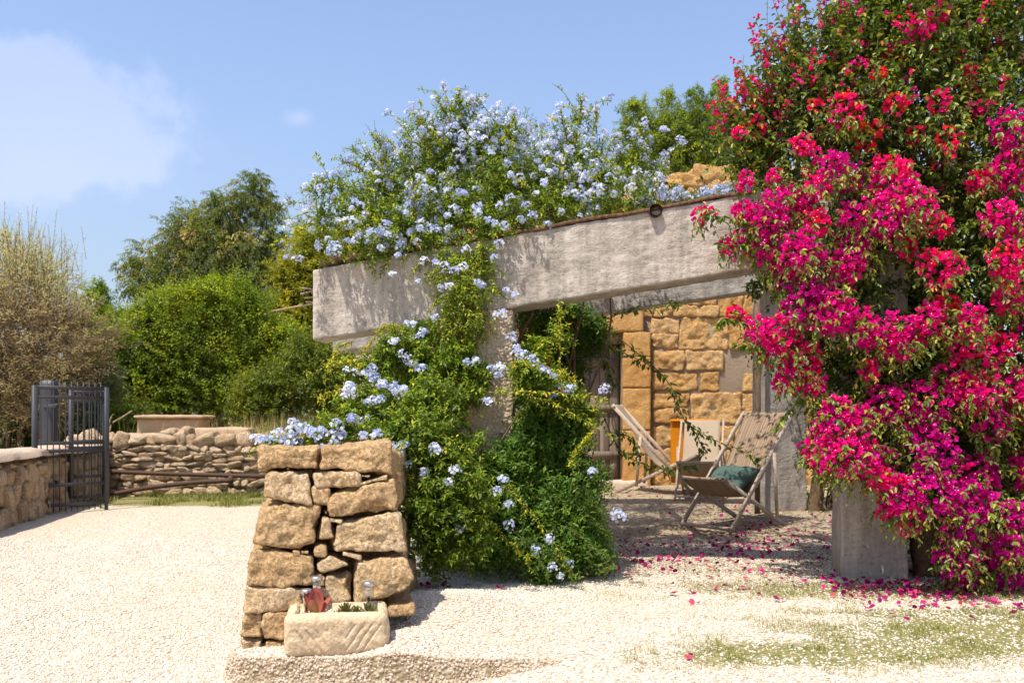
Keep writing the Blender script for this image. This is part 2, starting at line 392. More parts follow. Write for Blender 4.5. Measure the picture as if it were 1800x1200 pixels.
M['plumleaf'] = leafmat('plumbago_leaf', [(0, (0.0585, 0.1078, 0.0126)), (0.4, (0.1466, 0.2265, 0.0201)), (0.72, (0.3465, 0.4096, 0.0276)), (0.9, (0.6395, 0.539, 0.0276)), (1, (0.85, 0.4743, 0.0376))], 0.36)
M['jasleaf'] = leafmat('jasmine_leaf', [(0, (0.0355, 0.0828, 0.0121)), (0.5, (0.0888, 0.1759, 0.0219)), (0.85, (0.2028, 0.2898, 0.0267)), (1, (0.4817, 0.414, 0.0365))], 0.32)
t = NT('plumbago_petal'); col = t.ramp(t.attr(), [(0, (.43, .50, .76)), (.5, (.60, .655, .85)), (1, (.80, .82, .90))])
pb = t.pbr(col, 0.7, spec=0.1); trn = t.n('BsdfTranslucent'); t.l(col, trn.inputs[0]); mx = t.n('MixShader'); mx.inputs[0].default_value = 0.35
t.l(pb, mx.inputs[1]); t.l(trn.outputs[0], mx.inputs[2]); M['plumpetal'] = t.done(mx.outputs[0])
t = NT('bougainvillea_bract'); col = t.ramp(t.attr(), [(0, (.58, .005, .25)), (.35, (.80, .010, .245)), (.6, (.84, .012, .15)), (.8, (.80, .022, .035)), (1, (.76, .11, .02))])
pb = t.pbr(col, 0.55, spec=0.15); trn = t.n('BsdfTranslucent'); t.l(t.mix(1.0, col, (1.2, 1.0, 1.25), 'MULTIPLY'), trn.inputs[0]); mx = t.n('MixShader'); mx.inputs[0].default_value = 0.30
t.l(pb, mx.inputs[1]); t.l(trn.outputs[0], mx.inputs[2]); M['bract'] = t.done(mx.outputs[0])
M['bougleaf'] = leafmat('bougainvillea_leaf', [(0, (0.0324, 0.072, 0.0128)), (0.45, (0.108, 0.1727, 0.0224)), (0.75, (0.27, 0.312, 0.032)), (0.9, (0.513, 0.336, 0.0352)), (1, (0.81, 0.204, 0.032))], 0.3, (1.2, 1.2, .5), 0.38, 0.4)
M['whitedot'] = plain('bougainvillea_flower', (.85, .80, .62), 0.6)
M['petaldry'] = leafmat('fallen_bract', [(0, (.16, .01, .07)), (.5, (.42, .01, .16)), (.85, (.62, .03, .20)), (1, (.50, .10, .05))], 0.25, (1, 1, 1), 0.7, 0.1)
M['deadleaf'] = leafmat('dead_leaf', [(0, (.05, .028, .014)), (.6, (.17, .10, .045)), (1, (.36, .24, .11))], 0.1, (1, 1, 1), 0.8, 0.1)
M['grass'] = leafmat('lawn_grass', [(0, (0.072, 0.12, 0.0216)), (0.5, (0.18, 0.216, 0.042)), (0.8, (0.396, 0.36, 0.108)), (1, (0.552, 0.456, 0.216))], 0.35, (1.1, 1.1, .6), 0.6, 0.2)
M['drygrass'] = leafmat('dry_grass', [(0, (0.2281, 0.243, 0.0668)), (0.5, (0.4738, 0.3888, 0.1337)), (1, (0.8424, 0.6156, 0.297))], 0.3, (1, 1, .8), 0.7, 0.1)
M['pepper'] = leafmat('pepper_tree_leaf', [(0, (0.0802, 0.1186, 0.0178)), (0.5, (0.2006, 0.2479, 0.0297)), (0.8, (0.3743, 0.3558, 0.052)), (0.9, (0.6417, 0.4312, 0.1485)), (1, (0.85, 0.69, 0.3267))], 0.32)
M['shrub'] = leafmat('broadleaf_shrub', [(0, (0.0761, 0.1268, 0.0086)), (0.5, (0.2283, 0.3069, 0.0151)), (0.85, (0.4683, 0.4807, 0.0238)), (1, (0.7608, 0.5318, 0.0324))], 0.38)
M['darkshrub'] = leafmat('mastic_leaf', [(0, (0.0518, 0.0794, 0.0084)), (0.5, (0.1459, 0.1987, 0.0144)), (0.85, (0.3403, 0.3353, 0.024)), (1, (0.6156, 0.4223, 0.036))], 0.3)
M['yellowtree'] = leafmat('acacia_leaf', [(0, (0.1373, 0.1633, 0.0117)), (0.5, (0.3552, 0.3267, 0.0187)), (0.85, (0.5167, 0.4612, 0.0257)), (1, (0.6135, 0.4036, 0.0351))], 0.36)
M['olive'] = leafmat('olive_leaf', [(0, (0.105, 0.1276, 0.0618)), (0.5, (0.255, 0.285, 0.1375)), (1, (0.45, 0.48, 0.275))], 0.25)
M['tamarisk'] = leafmat('tamarisk_twig', [(0, (0.3132, 0.2318, 0.1305)), (0.45, (0.7521, 0.6165, 0.3606)), (0.75, (0.85, 0.85, 0.4466)), (1, (0.85, 0.85, 0.3091))], 0.25, (1, 1, .8), 0.8, 0.1)
M['almond'] = leafmat('almond_leaf', [(0, (0.081, 0.1402, 0.0144)), (0.5, (0.2296, 0.3019, 0.0264)), (0.85, (0.4454, 0.4636, 0.036)), (1, (0.648, 0.5391, 0.06))], 0.38)
M['fartree'] = leafmat('far_tree_leaf', [(0, (0.0455, 0.0715, 0.0195)), (0.6, (0.1105, 0.1495, 0.039)), (1, (0.195, 0.208, 0.078))], 0.3)
M['succred'] = leafmat('red_succulent', [(0, (.26, .045, .045)), (.35, (.44, .115, .075)), (.62, (.42, .24, .10)), (1, (.24, .27, .07))], 0.12, (1, 1, 1), 0.35, 0.4)
M['succgreen'] = leafmat('green_succulent', [(0, (.05, .055, .02)), (.6, (.13, .14, .04)), (1, (.24, .19, .08))], 0.1, (1, 1, 1), 0.45, 0.3)
t = NT('pebble'); col = t.ramp(t.attr(), [(0, (.30, .20, .115)), (.12, (.50, .385, .26)), (.35, (.54, .465, .36)), (.75, (.645, .58, .475)), (1, (.72, .67, .59))])
pn = t.noise(t.pos(), 160, 3); col = t.mix(0.25, col, t.ramp(pn, [(.3, (.42, .33, .24)), (.7, (.85, .80, .72))]))
M['pebble'] = t.done(t.pbr(col, 0.85, t.bump(pn, 0.4, 0.003), spec=0.2))

# ground sheet: pale limestone gravel with earth and dry turf where the attribute says so
t = NT('limestone_gravel'); p = t.pos()
v1 = t.voro(p, 62); v1c = t.voro(p, 62, out='Color'); n1 = t.noise(p, 1.1, 5, 0.6); n2 = t.noise(p, 9, 5, 0.6)
sepc = t.n('SeparateColor'); t.l(v1c, sepc.inputs[0])
peb = t.ramp(sepc.outputs[0], [(0, (.42, .32, .21)), (.25, (.55, .465, .355)), (.7, (.64, .565, .455)), (1, (.70, .64, .54))])
peb = t.mix(t.math('MULTIPLY', t.ramp(v1, [(.45, (0, 0, 0)), (.85, (1, 1, 1))]), 0.8), peb, (.26, .19, .125))
peb = t.mix(t.math('MULTIPLY', t.ramp(n1, [(.42, (0, 0, 0)), (.68, (1, 1, 1))]), 0.5), peb, (.52, .42, .29))
earth = t.ramp(t.noise(p, 22, 6, 0.65), [(.3, (.15, .10, .055)), (.52, (.34, .26, .165)), (.7, (.52, .43, .31))])
turf = t.ramp(t.noise(p, 30, 5, 0.65), [(.3, (.09, .10, .03)), (.5, (.22, .20, .075)), (.7, (.40, .33, .17))])
a1 = t.attr('earth'); a2 = t.attr('turf')
nn = t.math('ADD', n2, t.math('MULTIPLY', sepc.outputs[1], 0.25))
f1 = t.ramp(t.math('ADD', t.math('SUBTRACT', nn, 1.12), t.math('MULTIPLY', a1, 1.2)), [(.0, (0, 0, 0)), (.22, (1, 1, 1))])
f2 = t.ramp(t.math('ADD', t.math('SUBTRACT', nn, 1.12), t.math('MULTIPLY', a2, 1.2)), [(.0, (0, 0, 0)), (.22, (1, 1, 1))])
gcol = t.mix(f2, t.mix(f1, peb, earth), turf)
hg = t.math('ADD', t.math('MULTIPLY', v1, -1.0), t.math('MULTIPLY', t.noise(p, 70, 4), 0.5))
b = t.bump(hg, 0.9, 0.012); b = t.bump(n2, 0.3, 0.03, b)
M['ground'] = t.done(t.pbr(gcol, 0.95, b, spec=0.1))

# ------------------------------------------------------------------ the ground
def zg(X, Y):
    X = np.asarray(X, float); Y = np.asarray(Y, float)
    dx, dy, r = X + 1.33, Y - 3.99 - 0.03 * np.sin(X * 3.0), 0.16
    qx, qy = r - dx, r - dy
    out = np.hypot(np.maximum(qx, 0), np.maximum(qy, 0)) + np.minimum(np.maximum(qx, qy), 0) - r
    tt = ss(0.030, -0.020, out)
    drop = 0.115 * (1 - ss(-0.45, 0.45, X)) * (1 - ss(4.8, 7.5, Y))
    bed = 0.045 * np.exp(-((X + .50) / .14) ** 2 - ((Y - 4.13) / .16) ** 2) + 0.11 * np.exp(-((X + 0.35) / 0.42) ** 2 - ((Y - 4.85) / 0.55) ** 2)
    rise = 0.12 * ss(8, 12.0, Y) * ss(-1.2, 0.4, X)
    q = np.stack([X.ravel(), Y.ravel(), 0 * X.ravel()], 1)
    bump = (0.010 * fbm(q * 1.3, 3, 3) + 0.004 * vnoise(q * 7, 9)).reshape(X.shape) * ss(60, 20, np.hypot(X, Y))
    return bed * tt - drop * (1 - tt) + rise + bump
def axis(segs):
    out = [segs[0][0]]
    for a, b_, st in segs:
        n = max(1, int(round((b_ - a) / st))); out += list(a + (b_ - a) * np.arange(1, n + 1) / n)
    return np.array(out)
gx = axis([(-900, -200, 350), (-200, -40, 40), (-40, -14, 4), (-14, -7, .5), (-7, -2.2, .12), (-2.2, -1.42, .035), (-1.42, -1.2, .011), (-1.2, 2.2, .035), (2.2, 6, .12), (6, 14, .8), (14, 40, 5), (40, 200, 40), (200, 900, 350)])
gy = axis([(-300, -20, 70), (-20, -2, 3), (-2, 3, .5), (3, 3.86, .03), (3.86, 4.14, .010), (4.14, 5.6, .03), (5.6, 9, .08), (9, 16, .2), (16, 40, 2), (40, 200, 20), (200, 1500, 325)])
GXm, GYm = np.meshgrid(gx, gy, indexing='ij')
mb = MB(); mb.add(np.stack([GXm, GYm, zg(GXm, GYm)], -1).reshape(-1, 3), grid_faces(len(gx), len(gy)))
ground = tag(mb.build('ground', M['ground']), kind='structure')
if ground.data.polygons[0].normal.z < 0: ground.data.flip_normals()
# where the ground is earthy / grassy
X, Y = GXm.ravel(), GYm.ravel()
def steep(X, Y, e=.01): return np.hypot(zg(X + e, Y) - zg(X - e, Y), zg(X, Y + e) - zg(X, Y - e)) / (2 * e)
kerb = ss(.5, 1.0, steep(X, Y)) * (Y < 8) * (Y > 2)
def blob(X, Y, cx, cy, rx, ry): return np.exp(-((X - cx) / rx) ** 2 - ((Y - cy) / ry) ** 2)
def turf_w(X, Y):
    return np.clip(1.0 * ss(11.0, 11.7, Y) * ss(-2.0, -2.6, X) + 0.85 * blob(X, Y, 2.6, 5.6, 1.5, .30) + 0.62 * blob(X, Y, 2.1, 4.55, 1.0, .34) + .6 * blob(X, Y, 1.2, 3.95, .8, .16) + .5 * blob(X, Y, 2.0, 4.15, .9, .18) + .5 * blob(X, Y, 2.3, 5.0, .8, .16)
                   + 0.50 * blob(X, Y, 1.25, 4.15, .5, .16) + .9 * blob(X, Y, 3.2, 4.5, .9, .4) + ss(13.2, 14, Y) + .5 * ss(.4, 1, -X) * blob(X, Y, -4.3, 11.2, 2.0, .5), 0, 1)
def earth_w(X, Y):
    return np.clip(0.62 * ss(5.8, 6.3, Y) * ss(-.3, .5, X) + 0.55 * blob(X, Y, 1.8, 5.75, 1.4, .16) + 0.5 * blob(X, Y, 2.6, 5.6, 1.5, .45) + .35 * blob(X, Y, 1.7, 4.6, 1.4, .6), 0, 1)
for nm, fn in (('earth', earth_w), ('turf', turf_w)):
    a = ground.data.attributes.new(nm, 'FLOAT', 'POINT'); a.data.foreach_set('value', (np.maximum(fn(X, Y), kerb * 1.3) if nm == 'earth' else fn(X, Y)).astype(np.float32))

# loose pebbles lying on it
def pebbles(name, N, y0, y1, smin, smax, seed):
    r = np.random.default_rng(seed)
    Y = np.sqrt(r.uniform(y0 ** 2, y1 ** 2, N)); X = r.uniform(-.60, .60, N) * Y
    keep = r.uniform(0, 1, N) > 0.72 * turf_w(X, Y) + 0.60 * earth_w(X, Y) * ss(5.6, 6.2, Y)
    X, Y = X[keep], Y[keep]; N = len(X)
    T, TF = icos(0); T = T * (1 + 0.18 * np.random.default_rng(5).normal(size=(12, 1)))
    s = smin + (smax - smin) * r.beta(1.3, 2.2, N)
    sc = np.stack([s * r.uniform(.8, 1.3, N), s * r.uniform(.7, 1.1, N), s * r.uniform(.45, .8, N)], 1)
    a = r.uniform(0, 2 * np.pi, N); tl = r.normal(0, .25, (N, 2))
    zax = nrm(np.stack([tl[:, 0], tl[:, 1], np.ones(N)], 1)); d = np.stack([np.cos(a), np.sin(a), 0 * a], 1)
    R = frames(np.cross(zax, d), zax)
    e = 0.01
    pos = np.stack([X, Y, zg(X, Y) + s * r.uniform(-.1, .35, N)], 1)
    slope = np.hypot(zg(X + e, Y) - zg(X - e, Y), zg(X, Y + e) - zg(X, Y - e)) / (2 * e)
    var = np.clip(r.beta(3.2, 1.7, N) - .15 * earth_w(X, Y) + .16 * vnoise(np.stack([X * .9, Y * .9, 0 * X], 1), 41) + .10 * vnoise(np.stack([X * 3.1, Y * 3.1, 0 * X], 1), 43), 0, 1); var = np.where(slope > .7, var * .26, var)
    m = MB(); scatter(m, T, TF, R, pos, sc, var); return tag(m.build(name, M['pebble']), 'pale limestone pebbles lying loose over the drive and yard', 'gravel', kind='stuff')
def kerb_stones(n=9000):
    r = np.random.default_rng(77); X = np.concatenate([r.uniform(-1.5, .6, n), r.uniform(-1.42, -1.2, n // 3)]); Y = np.concatenate([r.uniform(3.85, 4.15, n), r.uniform(4, 5.6, n // 3)])
    k = steep(X, Y) > .55; X, Y = X[k], Y[k]; m = MB(); T, TF = icos(0); N = len(X); s = r.uniform(.004, .010, N)
    scatter(m, T * (1 + .15 * np.random.default_rng(6).normal(size=(12, 1))), TF, frames(rsph(N), rsph(N)), np.stack([X, Y, zg(X, Y)], 1), np.stack([s * r.uniform(.8, 1.3, N), s, s * .8], 1), r.beta(1.3, 3.4, N) * .34)
    tag(m.build('kerb_pebbles', M['pebble']), kind='stuff')
kerb_stones()
pebbles('gravel', 118000, 3.3, 8.0, .0036, .0098, 2)


# ------------------------------------------------------------------ the stone house behind the yard
HD = 13.05                                             # depth of its front wall
ZB = 0.10
house = thing('stone_house', 'old stone house with rough golden blocks behind the pergola', 'house', (2.0, HD, ZB))
x0h, x1h, top = -1.55, 6.4, 4.72
dx0, dx1, dz1 = (985 - 900) / F * HD, (1094 - 900) / F * HD, 2.22
mb = MB()
plain_box(mb, (x0h, HD + .03, ZB - .3), (dx0, HD + 5, top - .35)); plain_box(mb, (dx1, HD + .03, ZB - .3), (x1h, HD + 5, top))
plain_box(mb, (dx0, HD + .03, dz1), (dx1, HD + 5, top - .2)); plain_box(mb, (dx0, HD + .36, ZB - .3), (dx1, HD + 5, dz1))
mb.build('wall', M['mortar'], house, False)
mb = MB(); r = np.random.default_rng(4)
jx1 = (1142 - 900) / F * HD
# rough facing blocks in courses; two of the courses follow the photo's big ashlars
courses = [(.10, .38), (.38, .66), (.66, 1.02), (1.02, 1.50), (1.50, 1.80), (1.80, 2.12), (2.12, 2.60), (2.60, 2.95), (2.95, 3.40), (3.40, 3.75), (3.75, 4.15), (4.15, 4.50)]
for k, (za, zb) in enumerate(courses):
    x = x0h + .03
    while x < x1h - .1:
        wd = r.uniform(.28, .95) if (zb - za) > .3 else r.uniform(.18, .5)
        xb = min(x + wd, x1h)
        if za < dz1 + .15 and xb > dx0 - .32 and x < jx1 + .02:       # leave the doorway and its jambs
            if x < dx0 - .34: xb = dx0 - .32
            else: x = jx1 + .03; continue
        if xb - x > .12 and r.uniform() > .02:
            g = r.uniform(.012, .035); h_ = zb - za - g * 1.2
            n_sub = 1 if r.uniform() > .22 or h_ < .3 else 2
            for q in range(n_sub):
                ha = h_ / n_sub
                V, f = rough_block(((x + xb) / 2, HD + .092 - r.uniform(0, .022), za + g / 2 + ha * (q + .5)), (xb - x - g, .16, ha - .01 * (n_sub - 1)), .022, .013, .026, 10, int(r.integers(1e4)))
                mb.add(V, f, r.uniform(.15, 1.0))
        x = xb
mb.build('block_facing', M['house'], house)
mb = MB()                                               # smooth orange door surround
for xa, xb in ((dx0 - .30, dx0 - .003), (dx1 + .003, jx1)):
    zc = ZB - .05
    for hgt in (.52, .36, .62, .46, .36):
        V, f = rough_block(((xa + xb) / 2, HD + .02, zc + hgt / 2), (xb - xa, .26, hgt - .006), .025, .012, .010, 12, int(zc * 100) + 3); mb.add(V, f, r.uniform(.3, .8)); zc += hgt
V, f = rough_block(((dx0 + dx1) / 2, HD + .02, zc + .2), (dx1 - dx0 + .6, .26, .40), .04, .015, .006, 10, 8); mb.add(V, f, .8)
mb.build('door_surround', M['jamb'], house)
mb = MB(); V, f = rough_block(((dx0 + dx1) / 2, HD - .03, ZB + .02), (dx1 - dx0 + .7, .36, .14), .04, .02, .008, 9, 3); mb.add(V, f, .7)
mb.build('threshold', M['cap'], house)
door = MB()
nb = 6
for i in range(nb):
    a = dx0 + .02 + (dx1 - dx0 - .04) * i / nb; b2 = dx0 + .02 + (dx1 - dx0 - .04) * (i + 1) / nb
    V, f = rbox(2, 1, 8, 0); V = roundit(V, (b2 - a - .006, .04, dz1 - ZB - .12), .006) + np.array(((a + b2) / 2, HD + .26, (dz1 + ZB) / 2 + .03)); door.add(V, f, .5)
dr = door.build('door', M['door'], house)
for zc in (.55, 1.25, 1.95): hb = MB(); plain_box(hb, (dx0 + .03, HD + .215, zc - .06), (dx1 - .03, HD + .239, zc + .06)); hb.build('ledge', M['door'], dr)
hb = MB(); tube(hb, smooth_path([(dx1 - .13, HD + .235, 1.05), (dx1 - .13, HD + .17, 1.08), (dx1 - .13, HD + .17, 1.2), (dx1 - .13, HD + .235, 1.23)], 12), .009); hb.build('handle', M['black'], dr)
mb = MB()                                               # flat slabs along the top
for i, (px, py, wpx, hh) in enumerate([(1255, 312, 86, .13), (1205, 325, 60, .10), (1300, 322, 60, .12), (1180, 336, 40, .1), (1235, 338, 60, .14), (1285, 340, 60, .14), (1345, 318, 70, .14), (1400, 316, 80, .15), (1140, 345, 60, .12), (1080, 352, 80, .12), (1010, 360, 80, .12)]):
    c = P(px, py, HD + .1); V, f = rough_block(c, (wpx / F * HD, .5, hh + .12), .03, .04, .025, 6, i + 60, rz=r.uniform(-.15, .15)); mb.add(V, f, r.uniform(.6, 1))
mb.build('coping_slab', M['house'], house)

# ------------------------------------------------------------------ the concrete pergola
perg = thing('pergola', 'weathered grey concrete pergola with sloping beams over the yard', 'pergola', (.6, 6.4, 0))
SL = 0.1425
def sloped_beam(xa, xb, ya, yb, zlow_at0, depth, thick, seed, mat):
    L = math.hypot(xb - xa, yb - ya); n = int(L / .03)
    V, f = rbox(200, 12, 44, 0)
    V = roundit(V, (L, thick, depth), .016)
    q = V + seed
    nn = nrm(V / np.array((L, thick, depth)) * np.array((.02, 1, 1)))
    V = V + nn * (.006 * fbm(q * np.array((5, 7, 9)), seed, 4) + .004 * fbm(q * 22, seed + 3, 2))[:, None]
    u = V[:, 0] / L + .5
    ca, sa = (xb - xa) / L, (yb - ya) / L
    X = xa + (xb - xa) * u - V[:, 1] * sa; Yy = ya + (yb - ya) * u + V[:, 1] * ca
    Z = zlow_at0 + SL * (xa + (xb - xa) * u) + depth / 2 + V[:, 2]
    m = MB(); m.add(np.stack([X, Yy, Z], 1), f); return m.build('beam', mat, perg)
xa, xb = (554 - 900) / F * 6.55, (1533 - 900) / F * 5.95
bz0 = 1.667 + .213                                     # underside height at x = 0
def beam_y(x): return 6.55 + (5.95 - 6.55) * (x - xa) / (xb - xa)
sloped_beam(xa, xb, 6.70, 6.10, bz0, .525, .30, 3, M['concrete'])
sloped_beam(-2.0, 3.7, 9.98, 9.78, 2.29 - .18, .50, .30, 9, M['concrete_dark'])
def column(cx, cy, sx_, sy_, z0, z1, mat, seed, rz=0.0, agg=False):
    V, f = rbox(34, 30, 110, 0); V = roundit(V, (sx_, sy_, z1 - z0), .012)
    q = V + seed; nn = nrm(V / np.array((sx_, sy_, z1 - z0)) * np.array((1, 1, .02)))
    V = V + nn * (.008 * fbm(q * np.array((9, 9, 5)), seed, 4))[:, None]
    c, s = math.cos(rz), math.sin(rz)
    V = np.stack([V[:, 0] * c - V[:, 1] * s + cx, V[:, 0] * s + V[:, 1] * c + cy, V[:, 2] + (z0 + z1) / 2], 1)
    m = MB(); m.add(V, f); return m.build('column', mat, perg)
column(-.245, 6.43, .52, .26, -.1, bz0 - .255 * SL + .02, M['concrete_agg'], 2, -.06)
column(2.52, 6.24, .43, .44, -.1, bz0 + 2.47 * SL + .02, M['concrete'], 5, -.20)
column((1372 - 900) / F * 10.05, 10.10, .50, .34, -.1, 2.11 + 3.0 * SL + .03, M['concrete_dark'], 7, .22)
column(-1.62, 10.0, .28, .30, -.1, 2.11 - 1.6 * SL + .03, M['concrete_agg'], 8)
# thin rusty flashing along the front beam and a pipe stub with its end open
mb = MB(); n = 40
xs = np.linspace((846 - 900) / F * 6.3, (1322 - 900) / F * 6.1, n)
pp = np.stack([xs, [beam_y(x) + .03 for x in xs], bz0 + SL * xs + .535 + .012 * vnoise(np.stack([xs * 5, 0 * xs, 0 * xs], 1), 2)], 1)
bar_pts = pp
for a, b2 in zip(pp[:-1], pp[1:]): bar(mb, a, b2 + (b2 - a) * .02, .09, .022, side=(0, 1, 0))
mb.build('flashing', M['rustboard'], perg)
mb = MB(); tube(mb, [(1.0, 6.12, 2.535), (1.0, 8.0, 2.58), (1.0, 9.9, 2.64)], .045, 14, cap=False); tube(mb, [(1.0, 6.12, 2.535), (1.0, 8.0, 2.58), (1.0, 9.9, 2.64)], .036, 14, cap=False)
mb.build('pipe', M['rust'], perg)
mb = MB()
for i in range(64):                                     # cane roofing over the left bay
    x = -1.42 + i * .027; j = r.uniform(-.12, .12)
    z_ = bz0 + SL * x + .56 + r.uniform(0, .015)
    tube(mb, [(x, 6.5 + j, z_), (x + r.normal(0, .01), 8.2, z_ + .03), (x + r.normal(0, .02), 9.95 + j, z_ + .08)], .013, 5)
mb.build('cane_roofing', M['cane'], perg)
mb = MB(); tube(mb, [P(478, 547, 6.75), P(520, 539, 6.75), P(600, 526, 6.75)], .008, 6)
tag(mb.build('cane_stick', M['cane']), 'thin pale cane poking out left of the concrete beam end', 'stick')
mb = MB()
for a, b2 in (((528, 517), (580, 500)), ((535, 524), (585, 515)), ((530, 506), (575, 508)), ((538, 531), (580, 527))):
    tube(mb, [P(*a, 6.78), P((a[0] + b2[0]) / 2, (a[1] + b2[1]) / 2 + 2, 6.78), P(*b2, 6.78)], .007, 5)
mb.build('cane_end', M['cane'], perg)

# ------------------------------------------------------------------ the stacked stone pier
pier = thing('stone_pier', 'battered pier of stacked golden stone blocks behind the planter trough', 'stone pier', (-.9, 4.45, 0))
def pier_pt(px, py):                                    # point of the slightly oblique, battered front face
    s = (px - 400) / 330.0; t_ = (py - 780) / 360.0
    d = 4.30 + .20 * s - .13 * t_ + (-.03 * s) * t_
    return P(px, py, d)
def pier_stone(quad, depth, seed, rnd=.22, amp=.016, var=None, seg=.0105, proud=0.0):
    q = [(380 + x / 2.61, 740 + y / 2.61) for x, y in quad]      # top-left, top-right, bottom-right, bottom-left
    c = [pier_pt(*a) for a in q]
    wd = (np.linalg.norm(c[1] - c[0]) + np.linalg.norm(c[2] - c[3])) / 2; ht = (np.linalg.norm(c[3] - c[0]) + np.linalg.norm(c[2] - c[1])) / 2
    ns = [int(np.clip(s / seg, 5, 44)) for s in (wd, depth, ht)]
    V, f = rbox(*ns, 0); size = np.array((wd, depth, ht)); V = roundit(V, size, min(wd, ht) * rnd * .62)
    Q = V + seed * 2.7
    dirn = nrm(V / size)
    crag = np.abs(vnoise(Q * 13, seed)) * .9 + .5 * np.abs(vnoise(Q * 31, seed + 9)) + 1.6 * ss(.35, .8, vnoise(Q * 7, seed + 4))
    V = V + dirn * (amp * fbm(Q * 10, seed, 5, .58) + amp * .9 * fbm(Q * 4, seed + 3, 2) - amp * crag)[:, None]
    u = (V[:, 0] / wd + .5)[:, None]; v = (.5 - V[:, 2] / ht)[:, None]
    base = (1 - u) * (1 - v) * c[0] + u * (1 - v) * c[1] + u * v * c[2] + (1 - u) * v * c[3]
    dv = nrm(np.array((-.20, 1, 0)))
    W = base + dv * (V[:, 1:2] + depth / 2 - .02 - proud)
    m = MB(); m.add(W, f, r.uniform(.2, .9) if var is None else var); m.build('block', M['pier'], pier)
def R4(x0, x1, y0, y1): return [(x0, y0), (x1, y0), (x1, y1), (x0, y1)]
stones = [
    ([(192, 116), (478, 112), (476, 228), (194, 226)], .42, .24), ([(480, 118), (806, 92), (815, 248), (484, 220)], .42, .16),
    ([(222, 232), (432, 230), (436, 376), (206, 366)], .40, .18), ([(436, 234), (660, 226), (672, 300), (450, 310)], .34, .42),
    ([(436, 294), (526, 300), (520, 388), (446, 388)], .26, .35), ([(528, 330), (828, 260), (838, 410), (512, 444)], .42, .2),
    ([(640, 284), (780, 248), (780, 266), (648, 298)], .25, .4), ([(655, 240), (716, 246), (700, 262), (665, 258)], .2, .4),
    ([(205, 374), (490, 388), (458, 584), (158, 580)], .46, .2), ([(486, 436), (520, 440), (550, 540), (466, 552)], .28, .34),
    ([(516, 434), (582, 452), (576, 468), (520, 466)], .2, .4), ([(492, 406), (516, 408), (512, 434), (490, 432)], .2, .4),
    ([(560, 470), (846, 418), (880, 606), (530, 598)], .46, .16), ([(160, 588), (440, 622), (456, 752), (138, 752)], .46, .2),
    ([(442, 562), (514, 560), (516, 626), (440, 632)], .28, .46), ([(452, 650), (520, 606), (628, 662), (470, 708)], .32, .42),
    ([(578, 590), (668, 612), (664, 640), (574, 618)], .22, .42), ([(352, 590), (388, 594), (388, 616), (354, 614)], .16, .4),
    ([(388, 588), (428, 590), (428, 610), (386, 610)], .16, .35), ([(640, 640), (880, 610), (912, 770), (636, 846)], .50, .24),
    ([(134, 752), (400, 770), (404, 862), (122, 870)], .46, .2), ([(500, 706), (612, 702), (624, 832), (506, 835)], .32, .2),
    ([(452, 704), (496, 712), (498, 752), (454, 748)], .2, .36), ([(446, 748), (506, 756), (512, 806), (460, 812)], .2, .36),
    ([(130, 872), (218, 872), (217, 990), (112, 992)], .40, .13), ([(221, 878), (420, 878), (420, 997), (221, 995)], .40, .13),
    ([(112, 996), (217, 994), (217, 1060), (96, 1066)], .40, .12), ([(221, 999), (420, 999), (420, 1062), (221, 1062)], .40, .12),
    ([(790, 850), (912, 832), (918, 892), (786, 896)], .30, .40), ([(404, 812), (640, 836), (640, 905), (404, 905)], .40, .15)]
for i, (q, dp, rn) in enumerate(stones): pier_stone(q, dp, i + 1, rn, .015 if dp > .3 else .008)
# flank of the pier running back, and its dark heart of rubble
for i, (y0, y1, zt, zb) in enumerate([(4.72, 5.20, .93, .74), (4.72, 5.05, .73, .50), (4.72, 5.25, .49, .26), (4.72, 5.1, .25, -.02), (5.10, 5.65, .50, .2), (5.24, 5.7, .90, .55), (5.15, 5.7, .22, -.05)]):
    zm = (zt + zb) / 2; xm = -.66 - (y0 - 4.7) * .02 + (.95 - zm) * .07
    V, f = rough_block((xm - .185, (y0 + y1) / 2, zm), (.34, y1 - y0 - .02, zt - zb - .015), .02, .05, .018, 9, 70 + i); m = MB(); m.add(V, f, r.uniform(.1, .6)); m.build('block', M['pier'], pier)
mb = MB(); V, f = rough_block((-.93, 4.98, .42), (.46, .80, .94), .05, .05, .03, 8, 90); mb.add(V, f, 0); mb.build('core_rubble', M['pier'], pier)

# ------------------------------------------------------------------ planter trough in front of the pier
TRL = P(497, 1150, 4.03); TRR = P(650, 1133, 4.10)
tz = float(zg(np.array([-.92]), np.array([4.12]))[0]) - .008
trough = thing('stone_trough', 'pale carved stone trough with incised slanting lines holding gravel and succulents', 'planter', (-.825, 4.17, tz), rz=.17)
L_, W_, H_ = .475, .30, .200
V, f = rbox(110, 64, 46, 0)
face_front = V[:, 1] < -.4999
V = roundit(V, (L_, W_, H_), .040)
q = V.copy()
u, h_ = q[:, 0] / L_, q[:, 2] / H_
g = np.zeros(len(V))
for k in range(4):                                      # slanting grooves, mirrored about the middle
    a = -.36 + .095 * k; g = np.maximum(g, np.exp(-(((u - a) - (.10 - h_) * .28) / .010) ** 2) * ((u < -.08) & (h_ < .16 + .0 * k)))
    a = .40 - .085 * k; g = np.maximum(g, np.exp(-(((u - a) + (.16 - h_) * .30) / .010) ** 2) * ((u > .08) & (h_ < .26)))
for k in range(9): g = np.maximum(g, .45 * np.exp(-((u + .075 - .019 * k) / .0045) ** 2) * (np.abs(u) < .11) * (h_ > -.42 + .04 * (k % 3)))
V[:, 1] += np.where(face_front, g * .0062 * (.85 + .4 * np.clip(vnoise(V * 14, 4) + .5, 0, 1)), 0)
